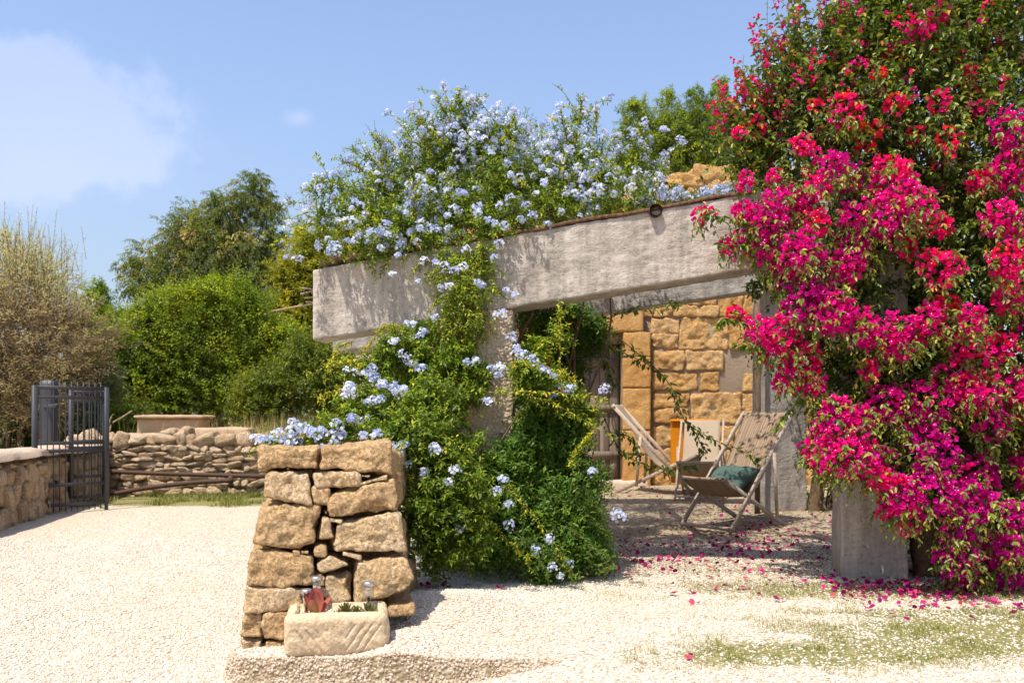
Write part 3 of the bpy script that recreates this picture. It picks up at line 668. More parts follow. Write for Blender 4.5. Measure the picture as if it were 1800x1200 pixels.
nn = nrm(q / np.array((L_, W_, H_))); V += nn * (.008 * fbm(q * 6, 41, 4) + .0035 * fbm(q * 34, 42, 3))[:, None]
V[:, 1] *= 1 + .12 * (q[:, 2] / H_)                      # sides lean outwards
inner = (q[:, 2] > H_ * .47) & (np.abs(q[:, 0]) < L_ / 2 - .048) & (np.abs(q[:, 1]) < W_ / 2 - .045)
V[inner, 2] -= .055
V[:, 2] -= ss(.10, .24, q[:, 0]) * (q[:, 2] > 0) * .0
mb = MB(); mb.add(V + np.array((0, 0, H_ / 2)), f)
def child_local(mb, name, mats, parent, smooth=True):
    o = mb.build(name, mats, None, smooth); o.parent = parent; return o
child_local(mb, 'basin', M['trough'], trough)
mb = MB(); n = 900; T, TF = icos(0)
pos = np.stack([r.uniform(-L_ / 2 + .05, L_ / 2 - .05, n), r.uniform(-W_ / 2 + .045, W_ / 2 - .045, n), np.full(n, H_ - .050) + r.uniform(0, .016, n)], 1)
scatter(mb, T, TF, frames(rsph(n), rsph(n)), pos, np.stack([r.uniform(.005, .011, n)] * 3, 1) * np.array((1, .9, .7)), r.uniform(.2, 1, n))
child_local(mb, 'gravel_fill', M['pebble'], trough)
from mathutils import Matrix
tmat = Matrix.Translation(Vector((-.825, 4.17, tz))) @ Matrix.Rotation(.17, 4, 'Z')
def tl(x, y, z): return np.array(tmat @ Vector((x, y, z)))
def paddle(mb, base, d, up, L, Wd, var0, var1, thick=.10):
    """one thick fleshy leaf"""
    nu, nv = 12, 9; us = np.linspace(0, 1, nu); prof = np.sin(np.pi * np.clip(us, 0, 1) ** 1.25) ** .58 + .22 * (1 - us) ** 2
    prof[-1] = 0.02
    R = frames(np.asarray(d)[None], np.asarray(up)[None])[0]; V = []; A = []
    for sgn in (1, -1):
        for i, uu in enumerate(us):
            for s in np.linspace(-1, 1, nv):
                y = s * prof[i] * Wd / 2; z = sgn * thick * Wd * .5 * math.sqrt(max(0, 1 - s * s)) * prof[i] + .16 * L * uu * uu + .22 * Wd * s * s * prof[i]
                V.append(base + R[0] * uu * L + R[1] * y + R[2] * z); A.append(var0 + (var1 - var0) * np.clip(1.1 - uu * (.8 + .5 * abs(s)), 0, 1))
    gf = grid_faces(nu, nv); mb.add(np.array(V), [np.concatenate([gf, gf[:, ::-1] + nu * nv])], np.array(A))
red = thing('red_succulent', 'paddle leaf succulent with large red edged leaves in the stone trough', 'succulent', tl(-.10, -.02, H_ - .045))
mb = MB(); b0 = tl(-.10, -.03, H_ - .045)
for az, el, L, Wd, v0, v1 in [(95, 72, .150, .078, .05, .45), (152, 52, .140, .066, .05, .7), (262, 54, .115, .052, .12, 1.0), (28, 42, .125, .066, .30, .35), (192, 7, .130, .042, .28, .3), (325, 26, .090, .042, .2, .8), (125, 80, .130, .06, .0, .9), (225, 30, .080, .036, .3, .7)]:
    a, e = math.radians(az), math.radians(el); d = np.array((math.cos(a) * math.cos(e), math.sin(a) * math.cos(e), math.sin(e)))
    paddle(mb, b0 + d * .008, d, nrm(np.array((-d[0] * d[2], -d[1] * d[2], 1.2 - d[2]))), L * .92, Wd * .9, v0, v1)
mb.build('foliage', M['succred'], red)
mb = MB(); tube(mb, [b0 - np.array((0, 0, .03)), b0 + np.array((0, 0, .03))], .012, 8); mb.build('stem', M['twig'], red)
grn = thing('green_succulent', 'small dull green succulent rosettes in the right half of the trough', 'succulent', tl(.11, .0, H_ - .045))
mb = MB()
for cx, cy, s, n in ((.04, .03, 1.0, 11), (.09, -.02, .9, 10), (.145, .03, 1.0, 11), (.165, -.02, .75, 9), (.01, -.01, .7, 7)):
    for k in range(n):
        a = k * 2.4 + cx * 50; e = math.radians(28 + 50 * (k / n)); d = np.array((math.cos(a) * math.cos(e), math.sin(a) * math.cos(e), math.sin(e)))
        paddle(mb, tl(cx, cy, H_ - .045), d, nrm(np.array((-d[0] * d[2], -d[1] * d[2], 1.2 - d[2]))), .062 * s, .017 * s, r.uniform(.2, .9), r.uniform(0, .6), .3)
mb.build('foliage', M['succgreen'], grn)
for i, (lx, ly, hh, sc, lab) in enumerate([(-.10, .085, .115, 1.0, 'steel capped glass stake light, taller one behind the red succulent'), (-.145, .03, .065, .95, 'steel capped glass stake light, lowest one left of the red succulent'), (.145, .07, .085, 1.05, 'steel capped glass stake light behind the green succulent')]):
    b0 = tl(lx, ly, H_ - .05); lt = thing('stake_light', lab, 'garden light', b0, 'solar stake lights in the trough')
    up = np.array((0, 0, 1.0))
    mb = MB(); tube(mb, [b0, b0 + up * hh], .006 * sc, 8); mb.build('stake', M['black'], lt)
    mb = MB(); tube(mb, [b0 + up * (hh - .005), b0 + up * (hh + .005), b0 + up * (hh + .045)], np.array((.012, .017, .021)) * sc, 16); mb.build('diffuser', M['glass'], lt)
    mb = MB(); tube(mb, [b0 + up * (hh + .045), b0 + up * (hh + .047), b0 + up * (hh + .066), b0 + up * (hh + .070)], np.array((.024, .028, .028, .024)) * sc, 20); mb.build('cap', M['steel'], lt)

# ------------------------------------------------------------------ deck chairs
def deck_chair(label, loc, rz, sc=1.0, sling='stripe', topv=1.0, topz=1.12, group='wooden deck chairs under the pergola', drop=.0):
    ch = thing('deck_chair', label, 'deck chair', loc, group, rz)
    ch.scale = (sc, sc, sc)
    hw = .29
    def S(name, mb, mat): o = mb.build(name, M[mat], None); o.parent = ch; return o
    # back frame: two long rails from the front feet up to the head bar
    mb = MB()
    for s in (-hw, hw): bar(mb, (s, 0, .0), (s, topv + .02, topz + .022), .026, .044)
    bar(mb, (-hw - .02, topv, topz), (hw + .02, topv, topz), .04, .028); bar(mb, (-hw, .02, .045), (hw, .02, .045), .034, .022)
    S('back_frame', mb, 'teak')
    mb = MB(); sw = hw - .034
    for s in (-sw, sw): bar(mb, (s, -.03, .50), (s, .97, .012), .026, .042)
    bar(mb, (-sw - .02, -.03, .50), (sw + .02, -.03, .50), .04, .028); bar(mb, (-sw, .86, .07), (sw, .86, .07), .03, .022)
    S('seat_frame', mb, 'teak')
    pv = topv * .66; pz = topz * .66
    for s in (-hw - .03, hw + .03):
        mb = MB(); bar(mb, (s, pv, pz), (s, pv + .05, .10), .022, .034); bar(mb, (s * .99, pv + .05, .11), (s * .86, pv + .05, .11), .02, .02); S('prop_leg', mb, 'teak')
    # sling: taut back, sagging seat
    prof = smooth_path([(topv - .005, topz + .022), (topv * .80, topz * .76), (topv * .60, topz * .47), (.42, .345), (.27, .335), (.12, .40), (-.02, .515), (-.055, .50)], 40)
    nw = 13; xs = np.linspace(-.245, .245, nw); V = []
    for i, (v, z) in enumerate(prof):
        for x in xs: V.append((x, v, z - .02 * (1 - (x / .245) ** 2) * math.sin(math.pi * i / 39)))
    V = np.array(V); gf = grid_faces(40, nw); mb = MB(); mb.add(V, gf)
    o = S('sling', mb, sling); sol = o.modifiers.new('thick', 'SOLIDIFY'); sol.thickness = .003
    return ch
gzA = float(zg(np.array([2.1]), np.array([8.8]))[0])
ang = math.atan2(.59, .81)
# local x = front edge direction, local y = front feet -> rear feet
A0 = np.array((1.83, 8.50))
chA = deck_chair('striped deck chair nearest the camera carrying a green cushion', (A0[0] + .02, A0[1] - .02, gzA), math.atan2(-.59, .81) * 0 + math.radians(-49), 1.0, 'stripe', 1.06, 1.12)
chB = deck_chair('beige deck chair seen side on beside the wooden door', (2.42, 11.55, float(zg(np.array([2.1]), np.array([11.6]))[0])), math.radians(73), 1.06, 'linen', .98, 1.08)
chC = deck_chair('beige deck chair with an orange towel, behind the striped one', (2.26, 10.75, float(zg(np.array([2.5]), np.array([11.0]))[0])), math.radians(-16), .93, 'linen', .98, 1.03)
# towel hung over the head bar of the rear chair
tw = MB(); pts = []
base = Matrix.Translation(chC.location) @ Matrix.Rotation(chC.rotation_euler.z, 4, 'Z')
pf = smooth_path([(.985, 1.045), (1.0, 1.065), (1.03, 1.04), (1.03, .8), (1.02, .5), (1.03, .16)], 30)
for i, (v, z) in enumerate(pf):
    for x in np.linspace(-.45, .18, 14): 
        rip = .02 * math.sin(x * 26 + 1) * ss(.5, 1, i / 29.)
        pts.append(np.array(base @ Vector((x * .93, (v + rip) * .93, z * .93))))
tw.add(np.array(pts), grid_faces(30, 14)); to = tag(tw.build('towel', M['orange']), 'bright orange towel hanging over the head of the rear deck chair', 'towel')
so_ = to.modifiers.new('thick', 'SOLIDIFY'); so_.thickness = .004
# green cushion on the seat of the near chair
V, f = rbox(36, 36, 10, 0)
a2 = V * 2
prof = np.clip(1 - np.abs(a2[:, 0]) ** 3.2, 0, 1) ** .6 * np.clip(1 - np.abs(a2[:, 1]) ** 3.2, 0, 1) ** .6
pin = 1 - .10 * (1 - a2[:, 0] ** 2) * (np.abs(a2[:, 1]) ** 2) 
pin2 = 1 - .10 * (1 - a2[:, 1] ** 2) * (np.abs(a2[:, 0]) ** 2)
crease = .010 * np.sin((a2[:, 0] * 9 + a2[:, 1] * 3) + 2.0 * vnoise(a2 * 2.2, 5)) + .006 * vnoise(a2 * np.array((7, 3, 0)), 6)
Vc = np.stack([V[:, 0] * .46 * pin2, V[:, 1] * .44 * pin, np.sign(a2[:, 2]) * np.minimum(np.abs(a2[:, 2]), 1) * (.012 + .075 * prof) + crease * prof], 1)
th = math.radians(27); c_, s_ = math.cos(th), math.sin(th)
Vc = np.stack([Vc[:, 0], Vc[:, 1] * c_ - Vc[:, 2] * s_ + .40, Vc[:, 1] * s_ + Vc[:, 2] * c_ + .475], 1)
baseA = np.array(Matrix.Translation(chA.location) @ Matrix.Rotation(chA.rotation_euler.z, 4, 'Z'))
mb = MB(); mb.add(Vc @ baseA[:3, :3].T + baseA[:3, 3], f)
tag(mb.build('cushion', M['greenpillow']), 'creased dark green cushion lying on the striped deck chair', 'cushion')

# ------------------------------------------------------------------ the steel gate, folded open against the wall
gate = thing('metal_gate', 'dark grey metal bar gate standing open by the drive', 'gate', (-5.3, 10.2, 0))
def leaf(A, B, ztop, zbot, rails, nbar, spikes=True, stile=.055):
    fr = MB(); A = np.array((*A, 0.)); B = np.array((*B, 0.)); sd_ = nrm(B - A)
    up = np.array((0, 0, 1.))
    for p_ in (A, B): bar(fr, p_ + up * zbot, p_ + up * ztop, stile, .045, side=sd_)
    for z in rails: bar(fr, A + up * z, B + up * z, .03, .04, side=(0, 0, 1) if False else None)
    fr.build('frame', M['gate'], gate)
    bm_ = MB()
    for k in range(1, nbar):
        p_ = A + (B - A) * k / nbar
        bar(bm_, p_ + up * (zbot - .07), p_ + up * (ztop + (.055 if spikes else -.01)), .011, .011, side=sd_)
    bm_.build('bars', M['gate'], gate)
gA, gB = P(61, 750, 10.0), P(187, 750, 10.6)
zt = 1.08 + (738 - 677) / F * 10.0
leaf((gA[0], gA[1]), (gB[0], gB[1]), zt, .09, [zt - .02, zt - .13, zt - .66, zt - .75, .33, .10], 12)
mb = MB(); bar(mb, (gB[0], gB[1], -.03), (gB[0], gB[1], .3), .035, .035); mb.build('drop_bolt', M['gate'], gate)
hA, hB = P(86, 750, 10.75), P(184, 750, 11.2)
zt2 = zt - .02
leaf((hA[0] + .22, hA[1] + .1), (hB[0], hB[1]), zt2, .12, [zt2 - .03, zt2 - .14, zt2 - .64, zt2 - .72, .38, .13], 5, False, .05)
mb = MB(); q0 = P(86, 750, 10.9)
V, f = rbox(4, 4, 20, 0); V = roundit(V, (.165, .14, 1.66), .012) + np.array((q0[0], q0[1], .74)); mb.add(V, f); mb.build('post', M['gate'], gate)
mb = MB()
for z in (.35, 1.25): mb = MB(); bar(mb, (q0[0] - .02, q0[1] - .07, z), (gA[0] + .1, gA[1] + .3, z), .03, .04); mb.build('hinge', M['gate'], gate)

# ------------------------------------------------------------------ dry stone walls on the left
def dry_wall(name, label, path, h, thick, cap, seed, mat, tall=False, lay=8):
    m = MB(); rr = np.random.default_rng(seed); path = np.asarray(path, float)
    seg = np.linalg.norm(np.diff(path, axis=0), axis=1); cum = np.concatenate(([0], np.cumsum(seg))); L = cum[-1]
    T, TF = icos(2)
    def at(s):
        s = np.clip(s, 0, L - 1e-6); i = np.searchsorted(cum, s, side='right') - 1; i = min(i, len(seg) - 1)
        u = (s - cum[i]) / seg[i]; p = path[i] * (1 - u) + path[i + 1] * u; t_ = (path[i + 1] - path[i]) / seg[i]; return p, t_
    z = -.05; core = []
    row = 0
    while z < h - (.02 if not tall else .12):
        rh = (rr.uniform(.055, .12) if not tall else rr.uniform(.16, .26)); big = h - z < .20
        if tall: rh = min(rh, h - .10 - z)
        if big and cap == 'stones': rh = min(h - z + .02, .21)
        s = -rr.uniform(0, .1)
        while s < L:
            wd = rr.uniform(.09, .26) if not tall else rr.uniform(.07, .16)
            if big and cap == 'stones': wd = rr.uniform(.12, .34)
            hh = rh * rr.uniform(.65, 1.3)
            p, t_ = at(s + wd / 2); nrml = np.array((t_[1], -t_[0]))      # towards the drive
            V = T * facet_radius(T, rr)[:, None]
            V = V * (1 + .10 * fbm(V * 3.0 + rr.uniform(0, 50, 3), 3, 3))[:, None]
            dep = rr.uniform(.12, .20); V = V * np.array((wd / 2 * 1.10, dep / 2, hh / 2 * 1.12))
            a = rr.normal(0, .17); ca, sa = math.cos(a), math.sin(a)
            V = np.stack([V[:, 0] * ca - V[:, 2] * sa, V[:, 1], V[:, 0] * sa + V[:, 2] * ca], 1)
            off = thick / 2 - .07 + rr.uniform(-.015, .03) - (z / h) * .04
            base = np.array((p[0] + nrml[0] * off, p[1] + nrml[1] * off, z + rh / 2 + rr.uniform(-.022, .022)))
            W = base + V[:, :1] * np.array((t_[0], t_[1], 0)) + V[:, 1:2] * np.array((nrml[0], nrml[1], 0)) + V[:, 2:] * np.array((0, 0, 1))
            m.add(W, TF, rr.uniform(0, 1)); s += wd * .97
        z += rh; row += 1
    root = thing(name, label, 'wall', (path[0][0], path[0][1], 0))
    m.build('stone_face', mat, root)
    # rubble core
    k = MB(); n = 24; ss_ = np.linspace(0, L, n); V = []
    for s in ss_:
        p, t_ = at(s); nrml = np.array((t_[1], -t_[0])); o = thick / 2 - .10
        for sg, z in ((1, -.1), (1, h - .07), (-1, h - .07), (-1, -.1)): V.append((p[0] + sg * nrml[0] * o, p[1] + sg * nrml[1] * o, z))
    k.add(np.array(V), [grid_faces(n, 4, True)]); k.build('core_rubble', M['rust'] if False else M['field'], root)
    return root, at, L
lw, atl, Ll = dry_wall('boundary_wall', 'low dry stone wall with plastered rounded top left of the gate', [(-5.05, 7.6), (-5.36, 9.2), (-5.62, 10.6), (-5.92, 12.5)], .72, .42, 'plaster', 21, M['field'], True)
mb = MB(); n = 60; V = []
for i in range(n):
    p, t_ = atl(Ll * i / (n - 1)); nl = np.array((t_[1], -t_[0]))
    for a in np.linspace(0, math.pi, 9):
        o = .235 * math.cos(a) + .012 * vnoise(np.array([[i * .4, a * 2, 0]]), 3)[0]; z = .67 + .10 * math.sin(a) ** .6 + .014 * vnoise(np.array([[i * .3, a, 5.]]), 4)[0]
        V.append((p[0] + nl[0] * o, p[1] + nl[1] * o, z))
mb.add(np.array(V), grid_faces(n, 9)); mb.build('plaster_cap', M['cap'], lw)
bw, atb, Lb = dry_wall('field_wall', 'dry stone wall of grey brown rubble with big top stones across the back', [(-6.3, 12.62), (-4.6, 12.75), (-2.0, 12.9)], .86, .45, 'stones', 33, M['field'])
cis = thing('stone_cistern', 'ruined square basin of cut stone blocks behind the rubble wall', 'cistern', (-5.2, 14.0, 0))
for i, (pa, pb_, dd, th) in enumerate([((240, 735), (352, 766), 14.2, .5), ((200, 762), (300, 800), 13.5, .5), ((300, 778), (352, 800), 13.4, .5), ((338, 752), (436, 772), 13.9, .4), ((330, 770), (440, 800), 13.6, .4)]):
    a = P(pa[0], pa[1], dd); b2 = P(pb_[0], pb_[1], dd); V, f = rough_block(((a[0] + b2[0]) / 2, dd + th / 2, (a[2] + b2[2]) / 2 - .08), (b2[0] - a[0], th, a[2] - b2[2] + .16), .04, .03, .018, 6, i + 120); mb = MB(); mb.add(V, f, r.uniform(.3, .9)); mb.build('block', M['ashlar'], cis)
mb = MB(); a = P(240, 731, 14.15); b2 = P(356, 736, 14.15); V, f = rough_block(((a[0] + b2[0]) / 2, 14.4, a[2] - .01), (b2[0] - a[0] + .06, .62, .05), .04, .02, .008, 6, 131); mb.add(V, f, .4); mb.build('slab', M['ashlar'], cis)
mb = MB(); V, f = rbox(4, 4, 4, 0); V = V * np.array((1.6, 1.2, .8)) + np.array((-4.9, 14.6, .35)); mb.add(V, f, .4); mb.build('core_rubble', M['ashlar'], cis)
for i, (px, py, wpx, hh, lab) in enumerate([(328, 759, 26, .17, 'rounded brown rock, the taller of two lying on the ruined basin'), (299, 761, 30, .10, 'flat pale rock lying on the ruined basin edge'), (330, 775, 44, .09, 'long flat slab leaning on the top of the rubble wall')]):
    c = P(px, py, 13.3); V, f = rough_block(c, (wpx / F * 13.3, .22, hh), .02, .05, .03, 7, 150 + i); mb = MB(); mb.add(V, f, [.3, .8, .5][i]); tag(mb.build('loose_rock', M['field']), lab, 'rock', 'loose rocks on the ruined basin')
# rusty boom of bent rail in front of the back wall
boom = thing('rusty_barrier', 'long rusty metal barrier lying in front of the rubble wall', 'barrier', (-4.6, 12.2, 0))
mb = MB(); tube(mb, smooth_path([P(150, 826, 12.2), P(250, 831, 12.2), P(350, 834, 12.2), P(470, 837, 12.2)], 14), .030, 8); mb.build('top_rail', M['rust'], boom)
mb = MB(); tube(mb, smooth_path([P(183, 871, 12.0), P(260, 857, 12.0), P(340, 848, 12.05), P(408, 844, 12.1)], 14), .032, 8); mb.build('lower_rail', M['rust'], boom)
mb = MB(); bar(mb, P(405, 836, 12.14), P(407, 856, 12.12), .05, .05); mb.build('strut', M['rust'], boom); mb = MB(); bar(mb, P(190, 826, 12.15), P(190, 876, 12.05), .05, .05); mb.build('strut', M['rust'], boom)
# pale pole standing behind the bougainvillea
mb = MB(); x_ = (1402 - 900) / F * 6.2; tube(mb, [(x_, 6.2, 2.55), (x_, 6.2, 3.2), (x_, 6.2, 4.0)], .020, 10)
tag(mb.build('pole', M['pole']), 'slim pale green pole rising from the beam among the bougainvillea shoots', 'pole')
x_ = (1331 - 900) / F * 9.7
mb = MB(); tube(mb, [(x_, 9.7, -.05), (x_ + .01, 9.7, 1.2), (x_, 9.7, 2.5)], .03, 10)
tag(mb.build('post', M['bark']), 'dark slim post against the rear concrete column', 'pole')
# ------------------------------------------------------------------ plants: shared growers
UP = np.array((0, 0, 1.0))
def lobes_px(lst, dspread=0.6, seed=1):
    """crown lobes read off the photo as (px, py, radius px, depth) -> centres and radii in metres"""
    a = np.array([l[:4] for l in lst], float)
    c = np.stack([(a[:, 0] - 900) / F * a[:, 3], a[:, 3], CAMH - (a[:, 1] - HY) / F * a[:, 3]], 1)
    return c, a[:, 2] / F * a[:, 3]
def pick(n, rad, power=2.0):
    p = rad ** power; return rng.choice(len(rad), n, p=p / p.sum())
def twigs_from_lobes(c, rad, n, up=.45, r0=(.15, .8), ln=(.35, .7), squash=1.0):
    i = pick(n, rad); u = rsph(n); u[:, 2] *= squash
    o = c[i] + u * (rad[i] * rng.uniform(*r0, n))[:, None]
    d = nrm(u + UP * up + .45 * rsph(n)); return o, d, rad[i] * rng.uniform(*ln, n), i
def leaves_on_twigs(mb, stem, o, d, L, k, leaf, ll, lw, droop=.3, arch=.25, varfun=None, stemr=.0025, ang=.9, tipvar=0.0, jit=.25, flat=.3, smi=0, lmi=0):
    """alternate leaves along arching twigs. Returns twig tips and tip directions."""
    N = len(o); t = (np.arange(k) + .6) / k
    def at(tt): return o[:, None] + d[:, None] * (L[:, None] * tt)[..., None] - UP * (arch * (L[:, None]) * tt ** 2)[..., None]
    tt = np.broadcast_to(t, (N, k)); p = at(tt)
    td = nrm(d[:, None] - UP * (2 * arch * tt)[..., None])
    s0 = nrm(np.cross(td, UP + .01)); s1 = np.cross(td, s0)
    ph = (np.arange(k) * 2.4)[None] + rng.uniform(0, 6.28, (N, 1))
    ld = nrm(td * (1 - ang * .55) + (s0 * np.cos(ph)[..., None] + s1 * np.sin(ph)[..., None]) * ang - UP * droop + jit * rng.normal(size=(N, k, 3)))
    nh = nrm(UP * 1.0 + flat * rng.normal(size=(N, k, 3)) + .35 * td)
    sz = ll * rng.uniform(.65, 1.2, (N, k)) * (1 - .35 * tt)
    var = rng.uniform(0, 1, (N, k)) * .45 + rng.uniform(0, 1, (N, 1)) * .4
    if varfun is not None: var = varfun(p, tt, var)
    var = np.clip(var + tipvar * (tt - .5), 0, 1)
    R = frames(ld.reshape(-1, 3), nh.reshape(-1, 3))
    s_ = sz.reshape(-1); scatter(mb, leaf[0], leaf[1], R, p.reshape(-1, 3), np.stack([s_, s_ * lw, s_], 1), var.reshape(-1), lmi)
    if stem is not None:
        ts = np.array([0, .5, 1.0]); ps = at(np.broadcast_to(ts, (N, 3)))
        th = np.array([0, 2.09, 4.19]); rr = stemr * np.array([1, .8, .45])
        V = ps[:, :, None] + rr[None, :, None, None] * (np.cos(th)[None, None, :, None] * s0[:, :1, None] + np.sin(th)[None, None, :, None] * s1[:, :1, None])
        a = np.array([[r_ * 3 + j, r_ * 3 + (j + 1) % 3, (r_ + 1) * 3 + (j + 1) % 3, (r_ + 1) * 3 + j] for r_ in range(2) for j in range(3)])
        stem.add(V.reshape(-1, 3), [(a[None] + (np.arange(N) * 9)[:, None, None]).reshape(-1, 4)], .5, smi)
    return at(np.full((N, 1), 1.0))[:, 0], nrm(d - UP * 2 * arch)
def limbs(mb, base, c, rad, n, r0=.08, k=7):
    """limbs from a trunk top to some of the lobes"""
    base = np.asarray(base, float); idx = np.argsort(-rad)[:n]
    for i in idx:
        q = c[i]; m1 = base * .55 + q * .45 + rng.normal(0, .06, 3) * np.linalg.norm(q - base); m1[2] -= .05
        pts = smooth_path([base, m1, q], 9); tube(mb, pts, np.linspace(r0, r0 * .18, 9), k)
FLW = 5
def flower_template():
    V, Fc = [], []
    for k in range(FLW):
        a = 2 * np.pi * k / FLW; e1 = np.array((math.cos(a), math.sin(a), 0)); e2 = np.array((-math.sin(a), math.cos(a), 0))
        V += [(0, 0, 0), tuple(e1 * .62 + e2 * .36 + np.array((0, 0, .10))), tuple(e1 * 1.0 + np.array((0, 0, .02))), tuple(e1 * .62 - e2 * .36 + np.array((0, 0, .10)))]
        Fc.append((4 * k, 4 * k + 3, 4 * k + 2, 4 * k + 1))
    return np.array(V), np.array(Fc)
FT, FTF = flower_template()
def flower_heads(mb, centers, dirs, per=17, rad=.036, size=.0125, pale=.5):
    N = len(centers); dirs = nrm(dirs); off = rsph(N * per).reshape(N, per, 3)
    off = nrm(off + dirs[:, None] * .9); R_ = rad * rng.uniform(.7, 1.25, (N, 1, 1)) * rng.uniform(.75, 1.1, (N, per, 1))
    p = centers[:, None] + off * R_
    z = nrm(off + .5 * rng.normal(size=off.shape)).reshape(-1, 3); x = nrm(np.cross(z, rsph(N * per)))
    R = np.stack([x, np.cross(z, x), z], 1)
    var = np.clip(pale + .25 * rng.normal(size=(N, 1)) + .18 * rng.normal(size=(N, per)), 0, 1).ravel()
    scatter(mb, FT, FTF, R, p.reshape(-1, 3), size * rng.uniform(.8, 1.2, N * per), var)
def trailing(mb, stem, pts, n, ll, lw, leaf=LEAF6, var=(.3, .9), r=.004, droop=.4, spread=.02, nodes=None):
    """one long shoot with leaves along it"""
    path = smooth_path(pts, max(12, n)); tube(stem, path, np.linspace(r, r * .4, len(path)), 5)
    m = n; idx = rng.uniform(.03, 1, m) * (len(path) - 1.01); i = idx.astype(int); f = (idx - i)[:, None]
    p = path[i] * (1 - f) + path[i + 1] * f; td = nrm(path[i + 1] - path[i])
    ld = nrm(td * .4 + rsph(m) * .9 - UP * droop); R = frames(ld, nrm(UP + .5 * rsph(m)))
    s = ll * rng.uniform(.6, 1.2, m); scatter(mb, leaf[0], leaf[1], R, p + rsph(m) * spread * .3, np.stack([s, s * lw, s], 1), rng.uniform(*var, m))
    return path

# ------------------------------------------------------------------ plumbago over the pergola roof
UPL = [(640, 385, 60, 6.6), (590, 345, 38, 6.6), (560, 400, 34, 6.7), (680, 330, 70, 6.9), (760, 305, 80, 6.9), (745, 250, 45, 7.0), (800, 245, 55, 7.0), (805, 200, 26, 6.9),
       (855, 270, 65, 7.0), (890, 240, 36, 6.9), (880, 335, 80, 6.7), (800, 385, 75, 6.6), (720, 405, 62, 6.5), (950, 310, 62, 6.8), (1005, 262, 45, 6.9), (1022, 212, 20, 6.9),
       (970, 372, 55, 6.5), (1050, 318, 58, 6.8), (1105, 292, 45, 7.0), (1150, 322, 34, 6.9), (1065, 360, 34, 6.5), (1120, 345, 34, 6.5), (645, 435, 34, 6.45), (585, 440, 24, 6.5), (680, 440, 30, 6.4), (760, 435, 40, 6.35), (850, 410, 50, 6.4), (910, 395, 40, 6.4),
       (780, 340, 90, 7.8), (900, 310, 90, 8.0), (1010, 330, 80, 8.0), (680, 390, 70, 7.8), (850, 330, 90, 8.8), (1000, 330, 80, 8.9)]
plum = thing('plumbago', 'pale blue flowering plumbago heaped over the top of the concrete beam', 'shrub', (-.2, 6.9, 2.4))
c, rad = lobes_px(UPL)
lf, stm, fl = MB(), MB(), MB()
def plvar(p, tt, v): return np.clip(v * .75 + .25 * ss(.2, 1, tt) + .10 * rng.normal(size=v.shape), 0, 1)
o, d, L, ii = twigs_from_lobes(c, rad, 5300, .5, (.0, .95), (.35, .75)); L = np.clip(L, .10, .34)
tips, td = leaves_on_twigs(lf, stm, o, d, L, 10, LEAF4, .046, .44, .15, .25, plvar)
out = nrm(tips - c[ii]); vis = (tips - c[ii])[:, 2] > -.4 * rad[ii]
cand = np.where(vis & (np.linalg.norm(tips - c[ii], axis=1) > .75 * rad[ii]))[0]
inx = (tips[:, 0] - (-1.6)) / 3.2
wgt = np.where(c[ii[cand], 1] > 7.4, .35, 1.0) * np.where(tips[cand, 0] < -.95, .35, 1.0); wgt = wgt * (.08 + ss(-.25, .45, vnoise(tips[cand] * 3.4, 77))); wgt /= wgt.sum()
sel = rng.choice(cand, 1050, replace=False, p=wgt)
flower_heads(fl, tips[sel], td[sel] + UP * .5, 24, .036, .0112)
# long whippy shoots against the sky
whips = []
for a, b2, s in [((640, 400), (500, 388), -22), ((630, 380), (530, 335), -18), ((650, 350), (560, 318), -10), ((660, 320), (602, 283), -8), ((690, 300), (655, 237), -6), ((720, 290), (660, 240), -14), ((600, 420), (482, 428), -20), ((610, 440), (520, 452), -12), ((600, 400), (505, 355), -16), ((780, 260), (722, 198), -8),
                 ((800, 230), (768, 176), -6), ((810, 220), (805, 160), 0), ((820, 230), (838, 182), 2), ((1010, 260), (1024, 166), 4), ((1030, 270), (1050, 200), 4), ((1000, 260), (985, 196), -2), ((880, 250), (905, 205), 4), ((690, 320), (620, 262), -10), ((620, 420), (545, 395), -14), ((1100, 290), (1125, 222), 4), ((1160, 320), (1190, 262), 6), ((760, 280), (735, 215), -6)]:
    dd = rng.uniform(6.55, 6.9); p0, p2 = P(*a, dd), P(*b2, dd - .1); pm = P((a[0] + b2[0]) / 2 + s * .2, (a[1] + b2[1]) / 2 + s, dd)
    path = trailing(lf, stm, [p0, pm, p2], 64, .038, .40, LEAF4, (.45, .95), .003, .1)
    n = 16; idx = rng.integers(6, len(path), n); oo = path[idx]; dn = nrm(nrm(p2 - p0) * .5 + rsph(n) * .8 + UP * .3)
    leaves_on_twigs(lf, stm, oo, dn, rng.uniform(.05, .13, n), 7, LEAF4, .028, .36, .1, .15, plvar, .002)
    if s > -17: flower_heads(fl, p2[None] + rng.normal(0, .025, (rng.integers(1, 4), 3)), UP[None] + 0 * p2[None], 20, .032, .0112)
for _ in range(70):                                     # loose arching sprays breaking the outline
    k = rng.choice(25); u = nrm(np.array((rng.normal(-.15, .7), rng.normal(-.2, .4), rng.uniform(.3, 1.2))))
    p0 = c[k] + u * rad[k] * .6; L_s = rng.uniform(.18, .42); p2 = p0 + u * L_s + np.array((0, 0, -.04)); pm = (p0 + p2) / 2 + UP * .04
    path = trailing(lf, stm, [p0, pm, p2], 30, .036, .40, LEAF4, (.35, .95), .0028, .1)
    if rng.uniform() < .6: flower_heads(fl, p2[None] + rng.normal(0, .02, (2, 3)), np.repeat(UP[None], 2, 0), 20, .030, .0112)
